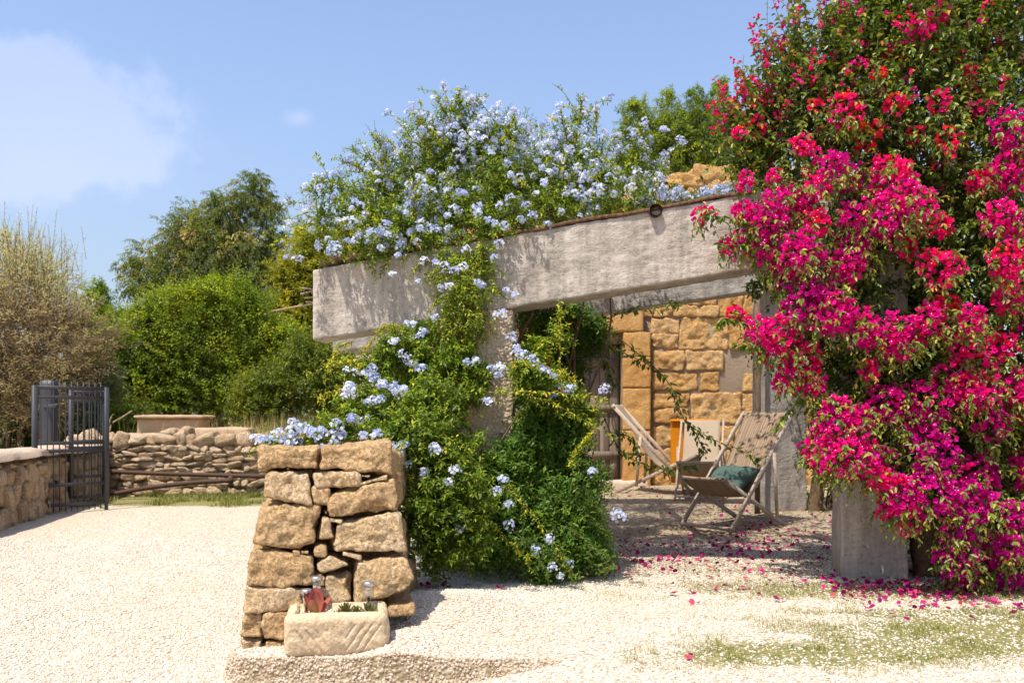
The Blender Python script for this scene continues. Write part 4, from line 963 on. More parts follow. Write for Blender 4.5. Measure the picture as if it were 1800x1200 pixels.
# flowers lying along the beam top at the right
pp = np.array([P(x, y, 6.5) for x, y in zip(rng.uniform(1120, 1320, 70), rng.uniform(-14, 14, 70) + np.linspace(0, 0, 70))])
xs = rng.uniform(1110, 1318, 75); ys = 352 - (xs - 1110) * .085 + rng.uniform(-12, 12, 75); pp = np.array([P(x, y, rng.uniform(6.45, 6.8)) for x, y in zip(xs, ys)])
flower_heads(fl, pp, np.repeat(UP[None], 75, 0), 22, .036, .0112)
dn = nrm(rsph(160) + UP * .6); xs = rng.uniform(1090, 1325, 160); ys = 358 - (xs - 1110) * .085 + rng.uniform(-10, 14, 160)
leaves_on_twigs(lf, stm, np.array([P(x, y, rng.uniform(6.4, 6.8)) for x, y in zip(xs, ys)]), dn, rng.uniform(.06, .14, 160), 7, LEAF4, .03, .36, .15, .2, plvar)
# the curtain hanging down over the beam and column
DR = [(800, 462, 26, 6.28), (838, 500, 34, 6.25), (800, 520, 34, 6.22), (830, 560, 34, 6.25), (792, 575, 28, 6.25), (858, 470, 18, 6.3), (812, 610, 26, 6.25), (770, 480, 16, 6.3), (840, 440, 26, 6.3)]
c2, r2 = lobes_px(DR); o, d, L, i2 = twigs_from_lobes(c2, r2, 620, -.3, (0, .9), (.5, .9)); L = np.clip(L, .07, .2)
tp, tdd = leaves_on_twigs(lf, stm, o, d, L, 8, LEAF4, .042, .42, .3, .5, lambda p, tt, v: np.clip(v * .7 + .3, 0, 1))
flower_heads(fl, np.array([P(*q, 6.12) for q in [(765, 463), (782, 470), (800, 478), (815, 470), (690, 484), (735, 497), (775, 507), (790, 505), (840, 500), (848, 503), (890, 512), (905, 520), (868, 455), (878, 430), (820, 440), (745, 460), (700, 450), (765, 560)]]), np.repeat(np.array([[0, -.6, .6]]), 18, 0), 20, .034, .0112)
mk = MB()
limbs(mk, (-.55, 6.9, .9), c[:28], rad[:28], 12, .022, 6); tube(mk, smooth_path([(-.6, 7.0, -.1), (-.62, 6.95, .5), (-.55, 6.9, .95)], 8), .03, 8)
mk.build('trunk', M['bark'], plum); lf.build('foliage', M['plumleaf'], plum, False); stm.build('twigs', M['twig'], plum); fl.build('flowers', M['plumpetal'], plum, False)

# ------------------------------------------------------------------ plumbago at the foot of the column, behind the pier
LOW = [(490, 790, 22, 5.5), (545, 775, 30, 5.55), (600, 755, 42, 5.6), (655, 715, 46, 5.8), (700, 770, 58, 5.6), (755, 715, 55, 5.9), (640, 650, 32, 6.1), (700, 620, 40, 6.2), (745, 640, 40, 6.2), (745, 590, 26, 6.3), (760, 800, 66, 5.7), (790, 880, 70, 5.6),
       (770, 955, 50, 5.6), (815, 695, 36, 6.15), (800, 640, 36, 6.2), (812, 790, 40, 5.95), (838, 655, 22, 6.2), (925, 660, 30, 6.0), (945, 670, 36, 6.1), (990, 700, 30, 6.2), (1030, 730, 22, 6.3), (820, 950, 44, 5.6), (740, 900, 40, 5.5), (828, 890, 36, 5.75), (940, 612, 22, 6.2), (985, 590, 16, 6.2), (988, 540, 10, 6.2),
       (700, 700, 60, 6.6), (780, 780, 80, 6.6), (800, 900, 80, 6.5)]
low = thing('plumbago', 'lower blue flowering plumbago sprawling between stone pier and column', 'shrub', (-.6, 6.1, 0))
c, rad = lobes_px(LOW); lf, stm, fl = MB(), MB(), MB()
o, d, L, ii = twigs_from_lobes(c, rad, 5200, .35, (.0, .95), (.4, .8)); L = np.clip(L, .08, .26)
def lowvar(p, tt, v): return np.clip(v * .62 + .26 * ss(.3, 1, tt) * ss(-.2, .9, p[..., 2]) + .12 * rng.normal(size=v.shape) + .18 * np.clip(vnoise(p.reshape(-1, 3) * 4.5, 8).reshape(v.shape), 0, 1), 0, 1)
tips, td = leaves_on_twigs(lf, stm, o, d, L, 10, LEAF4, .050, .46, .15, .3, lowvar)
spots = [(452, 775), (470, 768), (490, 765), (510, 762), (530, 755), (545, 765), (500, 775), (520, 778), (555, 768), (570, 760), (585, 775), (600, 768), (520, 745), (605, 690), (620, 695), (612, 680), (640, 665), (655, 670), (670, 680), (685, 688), (700, 690), (712, 685), (650, 655), (665, 660), (650, 710), (672, 705), (690, 790), (705, 780), (700, 800), (745, 830), (752, 838), (775, 800), (780, 850), (760, 790),
         (880, 838), (805, 937), (890, 887), (875, 865), (825, 640), (870, 655), (880, 650), (905, 618), (915, 625), (935, 640), (900, 600), (955, 650), (965, 655), (985, 685), (1000, 690), (970, 700), (1060, 690), (862, 710), (690, 600), (735, 598), (748, 580), (720, 625), (728, 640), (742, 650), (620, 655), (725, 575), (560, 790), (600, 790), (640, 770), (660, 765), (590, 745), (615, 735), (880, 560), (715, 815), (690, 830), (640, 740), (800, 830), (700, 850)]
pp = []
for px, py in spots:
    i = np.argmin([math.hypot(px - l[0], py - l[1]) / l[2] for l in LOW[:27]]); pp += [P(px + rng.normal(0, 4), py + rng.normal(0, 4), LOW[i][3] - LOW[i][2] / F * LOW[i][3] * .95) for _ in range(2 if py < 800 else 1)]
pp = np.array(pp); flower_heads(fl, pp, np.repeat(np.array([[0, -.5, .8]]), len(pp), 0), 24, .037, .0112, .62)
for a, b2, s in [((640, 640), (545, 660), -14), ((620, 600), (568, 668), -20), ((660, 690), (560, 700), -12), ((700, 570), (640, 620), -16), ((860, 690), (1060, 700), -6), ((870, 680), (1080, 770), -14), ((560, 780), (450, 785), -16), ((880, 640), (1010, 668), -16), ((986, 690), (985, 530), 4), ((1000, 820), (1040, 760), -6), ((830, 870), (930, 985), 10), ((880, 850), (1000, 1005), -16)]:
    dd = 5.75 if a[1] > 600 else 6.1; p0, p2 = P(*a, dd), P(*b2, dd - .05); pm = P((a[0] + b2[0]) / 2, (a[1] + b2[1]) / 2 + s, dd - .05)
    path = trailing(lf, stm, [p0, pm, p2], 60, .034, .4, LEAF4, (.6, 1.0), .003, .15)
    n = 18; idx = rng.integers(3, len(path), n); leaves_on_twigs(lf, stm, path[idx], nrm(rsph(n) + nrm(p2 - p0) * .5), rng.uniform(.04, .10, n), 6, LEAF4, .030, .4, .15, .2, lambda p, tt, v: np.clip(v * .5 + .5, 0, 1), .002)
mk = MB(); limbs(mk, (-.62, 6.2, .25), c[:26], rad[:26], 16, .016, 6); tube(mk, smooth_path([(-.6, 6.25, -.1), (-.62, 6.2, .3)], 4), .025, 7)
mk.build('trunk', M['bark'], low); lf.build('foliage', M['plumleaf'], low, False); stm.build('twigs', M['twig'], low); fl.build('flowers', M['plumpetal'], low, False)

# ------------------------------------------------------------------ jasmine with feathery leaves right of the column
JAS = [(930, 780, 50, 6.3), (985, 800, 46, 6.3), (930, 850, 52, 6.2), (960, 900, 56, 6.1), (1000, 870, 50, 6.2), (1025, 920, 44, 6.1), (985, 965, 44, 6.0), (1040, 965, 34, 6.0), (900, 960, 42, 5.95), (880, 830, 40, 6.1), (880, 890, 40, 6.0), (905, 800, 36, 6.15), (950, 730, 44, 6.4), (1000, 760, 36, 6.4), (1035, 840, 30, 6.3), (860, 960, 36, 5.9), (960, 985, 34, 5.9),
       (945, 690, 36, 7.4), (985, 620, 40, 7.8), (1030, 568, 28, 7.8), (955, 600, 40, 7.6), (1000, 650, 30, 8.0), (985, 700, 36, 7.6), (1050, 575, 18, 8.0), (940, 560, 30, 7.4), (1000, 560, 34, 7.6), (1040, 600, 22, 8.0), (960, 780, 60, 7.2), (980, 880, 70, 7.0)]
jas = thing('jasmine', 'dark green feathery climber at the right of the aggregate column', 'climber', (.25, 6.6, 0))
c, rad = lobes_px(JAS); lf, stm, fl = MB(), MB(), MB()
NJ = 6200; i = pick(NJ, rad); u = rsph(NJ); o = c[i] + u * (rad[i] * rng.uniform(.2, 1.0, NJ))[:, None]
d = nrm(u * .8 - np.array((0, .25, 0)) + .6 * rsph(NJ) - UP * .1)
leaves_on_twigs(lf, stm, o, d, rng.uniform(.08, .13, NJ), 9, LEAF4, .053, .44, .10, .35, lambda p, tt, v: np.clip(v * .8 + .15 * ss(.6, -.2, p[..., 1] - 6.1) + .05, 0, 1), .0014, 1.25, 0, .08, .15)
for a, b2, s, dd in [((1000, 880), (1085, 960), -10, 5.95), ((980, 920), (1075, 1000), -14, 5.8), ((960, 950), (1010, 1010), -8, 5.7), ((1000, 800), (1075, 870), -16, 6.1), ((900, 930), (960, 1000), -6, 5.7), ((1010, 850), (1060, 900), -12, 6.0)]:
    p0, p2 = P(*a, dd), P(*b2, dd - .05); pm = P((a[0] + b2[0]) / 2, (a[1] + b2[1]) / 2 + s, dd); path = trailing(lf, stm, [p0, pm, p2], 14, .03, .36, LEAF4, (.4, .9), .003)
    n = 16; idx = rng.integers(3, len(path), n); leaves_on_twigs(lf, stm, path[idx], nrm(rsph(n) - UP * .3), rng.uniform(.07, .11, n), 9, LEAF4, .03, .36, .1, .3, lambda p, tt, v: np.clip(v + .15, 0, 1), .0015, 1.25, 0, .08, .15)
flower_heads(fl, np.array([P(*q, 5.7) for q in [(940, 966), (965, 950), (972, 998), (1000, 992), (985, 1012), (1085, 905), (1092, 910), (1040, 832), (895, 925), (967, 945)]]), np.repeat(np.array([[0, -.6, .5]]), 10, 0), 24, .036, .0112, .65)
mk = MB()
for k in range(16):                                     # bare old stems climbing in the dark behind the column
    x = rng.uniform(-.05, .55); tube(mk, smooth_path([(x * .6 + .1, 7.0 + rng.uniform(-.3, .5), -.1), (x + rng.normal(0, .1), 7.2, .9), (x + rng.normal(0, .12), 7.4, 1.8), (x + rng.normal(0, .2), 7.4, 2.45)], 12), np.linspace(.014, .006, 12), 5)
limbs(mk, (.25, 6.7, .3), c, rad, 12, .014, 5)
mk.build('stems', M['bark'], jas); lf.build('foliage', M['jasleaf'], jas, False); stm.build('twigs', M['twig'], jas); fl.build('flowers', M['plumpetal'], jas, False)

# trailing vine swagged under the pergola towards the chairs
vine = thing('trailing_vine', 'thin leafy vine swagging from the roof down across the deck chairs', 'vine', (1.0, 8.0, 2.0))
lf, stm = MB(), MB()
for pts, n, dd in [([(1000, 560), (1060, 560), (1110, 545), (1160, 540), (1200, 532)], 110, 8.4), ([(1020, 560), (1080, 590), (1120, 620), (1160, 655), (1185, 690), (1205, 740), (1250, 770), (1300, 790), (1335, 810)], 170, 8.0), ([(1050, 600), (1100, 622), (1140, 640)], 60, 8.2), ([(1060, 730), (1090, 790), (1130, 815), (1175, 825), (1225, 818)], 90, 8.0), ([(1080, 760), (1110, 770), (1120, 800)], 40, 8.0), ([(1205, 740), (1225, 765), (1240, 800)], 40, 7.9), ([(1010, 590), (1060, 630), (1080, 680)], 70, 8.1), ([(1310, 505), (1350, 490), (1400, 490), (1440, 500)], 60, 7.4), ([(1320, 520), (1330, 500), (1370, 485)], 50, 7.4)]:
    trailing(lf, stm, [P(*q, dd + .15 * k / len(pts)) for k, q in enumerate(pts)], n, .060, .52, LEAF6, (.1, .75), .006, .45, .10)
n = 620; X_ = rng.uniform(.75, 3.5, n); Y_ = rng.uniform(6.9, 9.6, n); k_ = vnoise(np.stack([X_ * 1.7, Y_ * 1.7, 0 * X_], 1), 66) > -.28; X_, Y_ = X_[k_], Y_[k_]; n = len(X_)
o = np.stack([X_, Y_, bz0 + SL * X_ + .56 + .03 * (Y_ - 6.9) + rng.uniform(0, .12, n)], 1)      # unseen vine layer added over the open bay to cast dappled shade
a_ = rng.uniform(0, 6.28, n); leaves_on_twigs(lf, stm, o, nrm(np.stack([np.cos(a_), np.sin(a_), rng.normal(0, .12, n)], 1)), rng.uniform(.2, .45, n), 8, LEAF6, .062, .55, .2, .1, lambda p, tt, v: v * .8, .003, 1.0, 0, .2)
lf.build('foliage', M['bougleaf'], vine, False); stm.build('stems', M['twigbrown'], vine)

# ------------------------------------------------------------------ the bougainvillea
PINK = [(1231, 377, 13), (1247, 378, 11), (1304, 375, 18), (1346, 387, 38), (1321, 421, 36), (1375, 365, 42), (1412, 354, 24), (1277, 431, 15), (1295, 425, 13), (1404, 446, 42), (1387, 479, 38), (1350, 440, 30), (1575, 345, 50), (1600, 358, 42), (1554, 292, 22), (1587, 298, 18), (1567, 390, 42), (1500, 378, 26), (1500, 436, 38), (1492, 467, 32), (1596, 437, 18), (1650, 400, 22),
        (1487, 312, 28), (1467, 290, 24), (1408, 252, 17), (1487, 195, 32), (1433, 188, 11), (1654, 180, 22), (1575, 185, 22), (1667, 250, 22), (1771, 225, 34), (1785, 252, 28), (1771, 302, 38), (1721, 318, 22), (1775, 462, 38), (1762, 385, 34), (1654, 471, 38), (1379, 88, 12), (1392, 100, 8), (1650, 25, 18), (1617, 56, 20), (1290, 553, 13), (1310, 560, 10), (1335, 585, 26), (1369, 597, 46), (1418, 532, 42), (1456, 516, 46), (1461, 555, 42), (1408, 632, 40), (1384, 669, 26),
        (1427, 679, 26), (1471, 732, 40), (1509, 737, 26), (1558, 713, 46), (1451, 790, 40), (1490, 797, 50), (1529, 809, 40), (1548, 842, 22), (1529, 650, 18), (1572, 597, 40), (1519, 582, 36), (1616, 592, 26), (1635, 563, 30), (1693, 606, 30), (1659, 534, 22), (1708, 558, 26), (1775, 524, 32), (1756, 611, 32), (1727, 650, 26), (1674, 674, 48), (1635, 708, 40), (1611, 747, 36), (1713, 693, 36), (1742, 747, 36), (1785, 684, 28), (1645, 795, 38),
        (1713, 838, 46), (1713, 882, 42), (1635, 867, 46), (1587, 874, 38), (1558, 894, 18), (1597, 918, 22), (1684, 930, 30), (1684, 974, 36), (1693, 1008, 34), (1742, 965, 36), (1775, 1012, 32), (1785, 906, 28), (1775, 960, 28), (1330, 225, 16), (1300, 235, 10), (1545, 130, 12), (1700, 130, 16), (1520, 240, 22), (1440, 330, 22), (1310, 320, 15), (1360, 310, 12), (1430, 270, 16), (1545, 225, 14), (1610, 240, 18), (1720, 190, 14), (1440, 390, 20),
        (1830, 300, 40), (1840, 420, 50), (1850, 560, 60), (1840, 700, 60), (1840, 830, 60), (1840, 960, 50), (1860, 200, 40)]
boug = thing('bougainvillea', 'huge magenta and red flowering bougainvillea covering the right end of the pergola', 'shrub', (2.75, 6.25, 0))
pk = np.array(PINK, float)
# real depth of each spray: the bush bulges towards the camera in its middle
ex = (pk[:, 0] - 1640) / 400.; ez = (pk[:, 1] - 600) / 480.
dep = 5.42 + .45 * np.clip(ex ** 2 * np.where(ex < 0, 1.1, .5) + .7 * ez ** 2 * (ez < 0), 0, 1.6) + rng.uniform(-.05, .22, len(pk))
dep = np.where(pk[:, 0] < 1320, np.clip(dep, 5.55, 5.75), dep)
pc = np.stack([(pk[:, 0] - 900) / F * dep, dep, CAMH - (pk[:, 1] - HY) / F * dep], 1); pr = .89 * pk[:, 2] / F * dep
# more sprays on the far side and flank, so the bush is whole from other sides
nb_ = 46; a = rng.uniform(0, np.pi, nb_); back = np.stack([2.95 + .95 * np.cos(a), 6.5 + .85 * np.sin(a), rng.uniform(.3, 3.1, nb_)], 1); back[:, 0] += .25
keep = ~((back[:, 0] < 2.95) & (back[:, 2] < 2.5))
back = back[keep]
allc = np.concatenate([pc, back]); allr = np.concatenate([pr, rng.uniform(.1, .2, len(back))])
br = MB(); dots = MB()
BT = []; BF = []
for k in range(3):
    a_ = 2 * np.pi * k / 3; tlt = math.radians(48); ca, sa = math.cos(a_), math.sin(a_)
    V = BRACT[0] * np.array((1, .82, 1)); x = V[:, 0] * math.cos(tlt) - V[:, 2] * math.sin(tlt); z = V[:, 0] * math.sin(tlt) + V[:, 2] * math.cos(tlt)
    BT.append(np.stack([x * ca - V[:, 1] * sa, x * sa + V[:, 1] * ca, z], 1)); BF.append(BRACT[1] + 6 * k)
BT = np.concatenate(BT); BF = np.concatenate(BF)
redz = np.clip(.30 + .40 * vnoise(np.stack([allc[:, 0] * 2.6, allc[:, 1], allc[:, 2] * 2.6], 1), 12) + np.where(allr < .075, .22, 0), .05, .9)
up_part = allc[:, 2] > 2.75
for i in range(len(allc)):
    n = int(np.clip(2500 * allr[i] ** 2 * (4.6 if allr[i] > .07 else 6) * (.72 if up_part[i] else 1.0), 9, 620))
    u = rsph(n); lump = 1 + .42 * fbm(u * 2.1 + i * 7.7, 4, 3)
    p = allc[i] + u * (allr[i] * (rng.uniform(.35, 1.0, n) ** .35) * lump)[:, None] * np.array((1, .85, 1))
    z = nrm(u + .55 * rsph(n) + np.array((-.1, -.25, .35))); x = nrm(np.cross(z, rsph(n)))
    R = np.stack([x, np.cross(z, x), z], 1)
    tipred = .30 * ss(.5, 1.0, u[:, 2] * .6 + vnoise(p * 9, 5) * .6 + .1) 
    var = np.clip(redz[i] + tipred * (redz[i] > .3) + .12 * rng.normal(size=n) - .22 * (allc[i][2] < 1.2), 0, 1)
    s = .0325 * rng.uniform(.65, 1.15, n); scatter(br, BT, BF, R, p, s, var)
    m_ = rng.uniform(size=n) < .16
    q = p[m_] + z[m_] * (.026)
    T_, TF_ = np.array([(1, 0, 0), (-.5, .87, 0), (-.5, -.87, 0), (0, 0, .6)]), np.array([(0, 1, 3), (1, 2, 3), (2, 0, 3)])
    scatter(dots, T_, TF_, R[m_], q, np.full(m_.sum(), .0042))
# green mass: leafy shoots all through the crown, arching out above
lf, stm = MB(), MB()
GRN = [(1380, 150, 60), (1450, 110, 70), (1420, 200, 70), (1520, 60, 80), (1600, 100, 90), (1700, 80, 90), (1790, 60, 80), (1500, 170, 80), (1620, 190, 90), (1720, 200, 90), (1560, 260, 80), (1460, 260, 70), (1370, 260, 55), (1330, 230, 45), (1640, 310, 80), (1750, 330, 80), (1330, 290, 36), (1560, 20, 60), (1680, 0, 60), (1780, -20, 70), (1600, -60, 80), (1720, -90, 90), (1830, 120, 80), (1850, 300, 90),
       (1430, 420, 46), (1470, 520, 60), (1540, 500, 70), (1640, 560, 80), (1700, 480, 80), (1560, 640, 80), (1660, 640, 80), (1480, 640, 56), (1420, 590, 46), (1740, 580, 80), (1500, 720, 60), (1600, 760, 70), (1700, 780, 80), (1780, 760, 70), (1600, 840, 50), (1690, 880, 60), (1770, 880, 60), (1700, 960, 50), (1770, 980, 46), (1540, 400, 60), (1640, 420, 70), (1750, 420, 70), (1400, 340, 40), (1480, 360, 50), (1850, 500, 90), (1860, 700, 90), (1850, 880, 80)]
g = np.array(GRN, float); ex = (g[:, 0] - 1640) / 400.; ez = (g[:, 1] - 600) / 480.
gd = 5.85 + .45 * np.clip(ex ** 2 + .5 * ez ** 2 * (ez < 0), 0, 1.2)
gc = np.stack([(g[:, 0] - 900) / F * gd, gd, CAMH - (g[:, 1] - HY) / F * gd], 1); gr = g[:, 2] / F * gd
# inner leaves behind the flower sprays + the same crown deeper
gc2 = gc[12:] + np.array((.15, .75, 0)) + rng.normal(0, .1, gc[12:].shape); gr2 = gr[12:] * 1.15
cc = np.concatenate([gc, gc2]); rr_ = np.concatenate([gr, gr2])
ok = ~((cc[:, 0] < 2.55) & (cc[:, 1] > 6.2) & (cc[:, 2] < 1.9)); cc, rr_ = cc[ok], rr_[ok]
def bgvar(p, tt, v): return np.clip(-.22 * ss(5.75, 6.1, p[..., 1]) * (p[..., 2] < 2.7) + v * .62 + .18 * ss(.4, 1, tt) + .10 * (p[..., 2] > 2.6) + .08 * rng.normal(size=v.shape), 0, 1)  # leaves deep in the lower crown coloured darker, painting shade into its gaps
low_m = cc[:, 2] < 2.75
o, d, L, ii = twigs_from_lobes(cc, rr_, 7000, .30, (.0, .95), (.5, .9)); L = np.clip(L, .12, .34)
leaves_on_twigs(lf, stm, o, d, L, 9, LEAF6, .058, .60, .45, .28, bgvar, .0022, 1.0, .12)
# upright arching shoots towards the sky
top_i = np.where(gc[:, 2] > 2.7)[0]
n = 620; k = rng.choice(top_i, n); o = gc[k] + rsph(n) * (gr[k] * .8)[:, None]; d = nrm(np.stack([rng.normal(-.16, .35, n), rng.normal(-.1, .3, n), np.full(n, 1.0)], 1))
L = rng.uniform(.25, .62, n)
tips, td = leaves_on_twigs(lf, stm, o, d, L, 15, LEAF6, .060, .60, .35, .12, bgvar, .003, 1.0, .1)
m_ = rng.uniform(size=n) < .50                           # young red bract tufts on some of the shoots
for q in (0.0, .09, .20):
    tp = tips[m_] - td[m_] * q * rng.uniform(.5, 1.2, (m_.sum(), 1)) + rng.normal(0, .008, (m_.sum(), 3)); kk = 5
    tp = np.repeat(tp, kk, 0) + rng.normal(0, .013, (len(tp) * kk, 3)); z = nrm(rsph(len(tp)) + UP * .4); x = nrm(np.cross(z, rsph(len(tp))))
    scatter(br, BT, BF, np.stack([x, np.cross(z, x), z], 1), tp, .023 * rng.uniform(.6, 1.15, len(tp)), np.clip(rng.normal(.48, .24, len(tp)), 0, 1))
for a_, b_, s in [((1380, 180), (1330, 75), -8), ((1360, 220), (1300, 118), -10), ((1400, 140), (1385, 20), -4), ((1350, 250), (1285, 180), -10), ((1350, 290), (1278, 245), -10), ((1440, 100), (1410, 0), -4), ((1420, 160), (1345, 60), -10), ((1370, 260), (1292, 215), -8), ((1500, 80), (1462, 5), -4), ((1330, 300), (1290, 262), -6), ((1430, 140), (1390, -6), -6), ((1340, 320), (1300, 310), -4)]:
    dd = 6.0; p0, p2 = P(*a_, dd), P(*b_, dd - .1); pm = P((a_[0] + b_[0]) / 2 + s, (a_[1] + b_[1]) / 2 + s * .6, dd - .05); trailing(lf, stm, [p0, pm, p2], 34, .050, .55, LEAF6, (.25, .85), .005, .5)
# leafy collars just behind the sprays: olive and reddish young leaves between the flowers
n = 2700; k = pick(n, allr[:len(pk)], 1.6); u = rsph(n); u[:, 2] -= .35; u = nrm(u)
o = allc[k] + u * (allr[k] * rng.uniform(.7, 1.12, n))[:, None]; d = nrm(u + np.array((0, -.3, -.2)) + .4 * rsph(n))
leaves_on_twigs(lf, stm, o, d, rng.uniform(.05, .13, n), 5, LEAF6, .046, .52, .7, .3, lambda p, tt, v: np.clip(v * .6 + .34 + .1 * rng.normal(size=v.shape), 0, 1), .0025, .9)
# leaf sprays against the beam
for pts, nn_ in [([(1330, 400), (1290, 385), (1235, 378)], 22), ([(1340, 440), (1305, 432), (1265, 430)], 20), ([(1400, 600), (1340, 580), (1280, 560), (1262, 570)], 46), ([(1400, 590), (1340, 610), (1290, 605)], 36), ([(1600, 470), (1540, 440), (1480, 425), (1420, 440)], 24), ([(1420, 690), (1390, 720), (1362, 752)], 20)]:
    trailing(lf, stm, [P(*q, 5.68) for q in pts], nn_ * 2, .048, .55, LEAF6, (.15, .8), .005, .7)
mk = MB()
tk = smooth_path([P(1632, 1015, 6.15) - np.array((0, 0, .08)), P(1624, 960, 6.15), P(1632, 900, 6.15), P(1640, 820, 6.2), P(1620, 700, 6.3)], 20)
tube(mk, tk, np.linspace(.095, .062, 20) * (1 + .10 * np.sin(np.arange(20) * 1.7)), 12)
tk2 = smooth_path([P(1645, 1012, 6.2) - np.array((0, 0, .05)), P(1655, 950, 6.3), P(1700, 860, 6.4), P(1760, 760, 6.5)], 14); tube(mk, tk2, np.linspace(.06, .03, 14), 9)
mk.build('trunk', M['bark'], boug)
mk = MB(); limbs(mk, tk[-1], cc, rr_, 30, .035, 6); limbs(mk, tk[12], pc[pk[:, 1] > 600], pr[pk[:, 1] > 600], 16, .02, 5); mk.build('branches', M['twigbrown'], boug)
lf.build('foliage', M['bougleaf'], boug, False); stm.build('twigs', M['twigbrown'], boug); br.build('bracts', M['bract'], boug, False); dots.build('flowers', M['whitedot'], boug, False)
# second old vine trunk behind the near column, with a tangle of bare stems
ov = thing('old_vine', 'leaning dark vine trunk with tangled bare stems behind the front right column', 'vine', P(1432, 893, 10.0))
mk = MB(); q0 = P(1430, 898, 10.0); q1 = P(1442, 820, 10.0); q2 = P(1450, 730, 9.9); tube(mk, smooth_path([q0 - np.array((0, 0, .08)), q1, q2, P(1500, 600, 9.5)], 14), np.linspace(.085, .06, 14), 9); mk.build('trunk', M['bark'], ov)
mk = MB()
for k in range(22):
    a = rng.uniform(0, 6.28); p0 = q0 + np.array((rng.uniform(-.1, .5), rng.uniform(-.3, .3), rng.uniform(0, .1))); pts = [p0] + [p0 + np.array((rng.uniform(-.2, .45), rng.uniform(-.3, .3), rng.uniform(.05, .55))) for _ in range(3)]
    tube(mk, smooth_path(pts, 12), np.linspace(.012, .006, 12), 5)
mk.build('stems', M['twigbrown'], ov)
lf2, st2 = MB(), MB(); o = P(1460, 760, 9.8) + rng.normal(0, 1, (300, 3)) * np.array((.26, .2, .30)) + np.array((.22, 0, .1)); leaves_on_twigs(lf2, st2, o, nrm(rsph(300)), rng.uniform(.12, .25, 300), 7, LEAF6, .06, .58, .4, .3, lambda p, tt, v: v * .5, .003)
lf2.build('foliage', M['bougleaf'], ov, False)

# ------------------------------------------------------------------ trees and bushes behind
def crown_tree(name, label, cat, lobes, mat, n, k, leaf, ll, lw, base, trunk_r, up=.4, droop=.2, arch=.25, tl_=(.35, .75), lmax=.8, barkmat='bark', nl=10, fork=.45, varfun=None, stemr=.006, group=None, ang=.9, extra=None, back=True):
    c, rad = lobes_px(lobes)
    if back:                                            # the far half of the crown
        c = np.concatenate([c, c + np.array((0, 1, 0)) * (rad * .9)[:, None] + rng.normal(0, .12, c.shape) * rad[:, None]]); rad = np.concatenate([rad, rad])
    root = thing(name, label, cat, base, group)
    lf, st = MB(), MB(); o, d, L, i = twigs_from_lobes(c, rad, n, up, (.1, .92), tl_); L = np.clip(L, .12, lmax)
    tips, td = leaves_on_twigs(lf, st, o, d, L, k, leaf, ll, lw, droop, arch, varfun, stemr, ang)
    mk = MB(); base = np.asarray(base, float); cm = c.mean(0); f = base + (cm - base) * fork; f[2] = base[2] + (cm[2] - base[2]) * fork
    tube(mk, smooth_path([base - UP * .2, base * .5 + f * .5 + rng.normal(0, .08, 3), f], 10), np.linspace(trunk_r, trunk_r * .7, 10), 9)
    mk.build('trunk', M[barkmat], root); mk = MB(); limbs(mk, f, c, rad, nl, trunk_r * .55, 6); mk.build('branches', M[barkmat], root)
    lf.build('crown', M[mat], root, False); st.build('twigs', M['twig'], root)
    return root, c, rad, tips
def vclump(fr, seed, amp=.35): return lambda p, tt, v: np.clip(v * .75 + amp * vnoise(p.reshape(-1, 3) * fr, seed).reshape(v.shape) + .1, 0, 1)
crown_tree('pepper_tree', 'tall olive green pepper tree with drooping leaves and pinkish flower tufts', 'tree',
    [(450, 312, 20, 28), (432, 340, 34, 28), (465, 365, 34, 28), (395, 368, 40, 28), (345, 385, 42, 28), (310, 410, 40, 28), (260, 450, 36, 28), (225, 468, 22, 28), (330, 455, 60, 28), (400, 440, 60, 28), (460, 430, 40, 28), (440, 500, 44, 28), (360, 505, 60, 28), (280, 495, 46, 28), (482, 405, 20, 28), (235, 500, 26, 28), (470, 475, 26, 28), (340, 560, 90, 28), (430, 570, 60, 28), (380, 350, 18, 28)],
    'pepper', 4600, 13, LEAF4, .17, .20, (-9.6, 28.6, 0), .28, -.15, .9, .5, (.4, .8), 1.1, nl=14, fork=.5, varfun=lambda p, tt, v: np.clip(v * .62 + .30 * vnoise(p.reshape(-1, 3) * 1.3, 3).reshape(v.shape) + .1 + .35 * (vnoise(p.reshape(-1, 3) * 1.9, 31).reshape(v.shape) > .40), 0, 1), stemr=.012)
crown_tree('small_tree', 'small rounded green tree between the brown tamarisk and the pepper tree', 'tree', [(165, 515, 24, 26), (175, 555, 34, 26), (140, 575, 34, 26), (205, 575, 36, 26), (170, 620, 40, 26)], 'shrub', 800, 12, LEAF4, .15, .42, (-12.2, 26.3, 0), .14, nl=6, varfun=vclump(1.2, 5))
crown_tree('yellow_acacia', 'yellow green acacia tree behind the left end of the beam', 'tree', [(545, 430, 40, 21), (505, 478, 36, 21), (565, 490, 56, 21), (525, 555, 46, 21), (600, 440, 40, 21), (610, 550, 50, 21), (492, 530, 24, 21), (640, 480, 50, 21), (570, 590, 50, 21)], 'yellowtree', 4200, 14, LEAF4, .12, .34, (-4.6, 21.5, 0), .18, nl=8, varfun=vclump(1.5, 6))
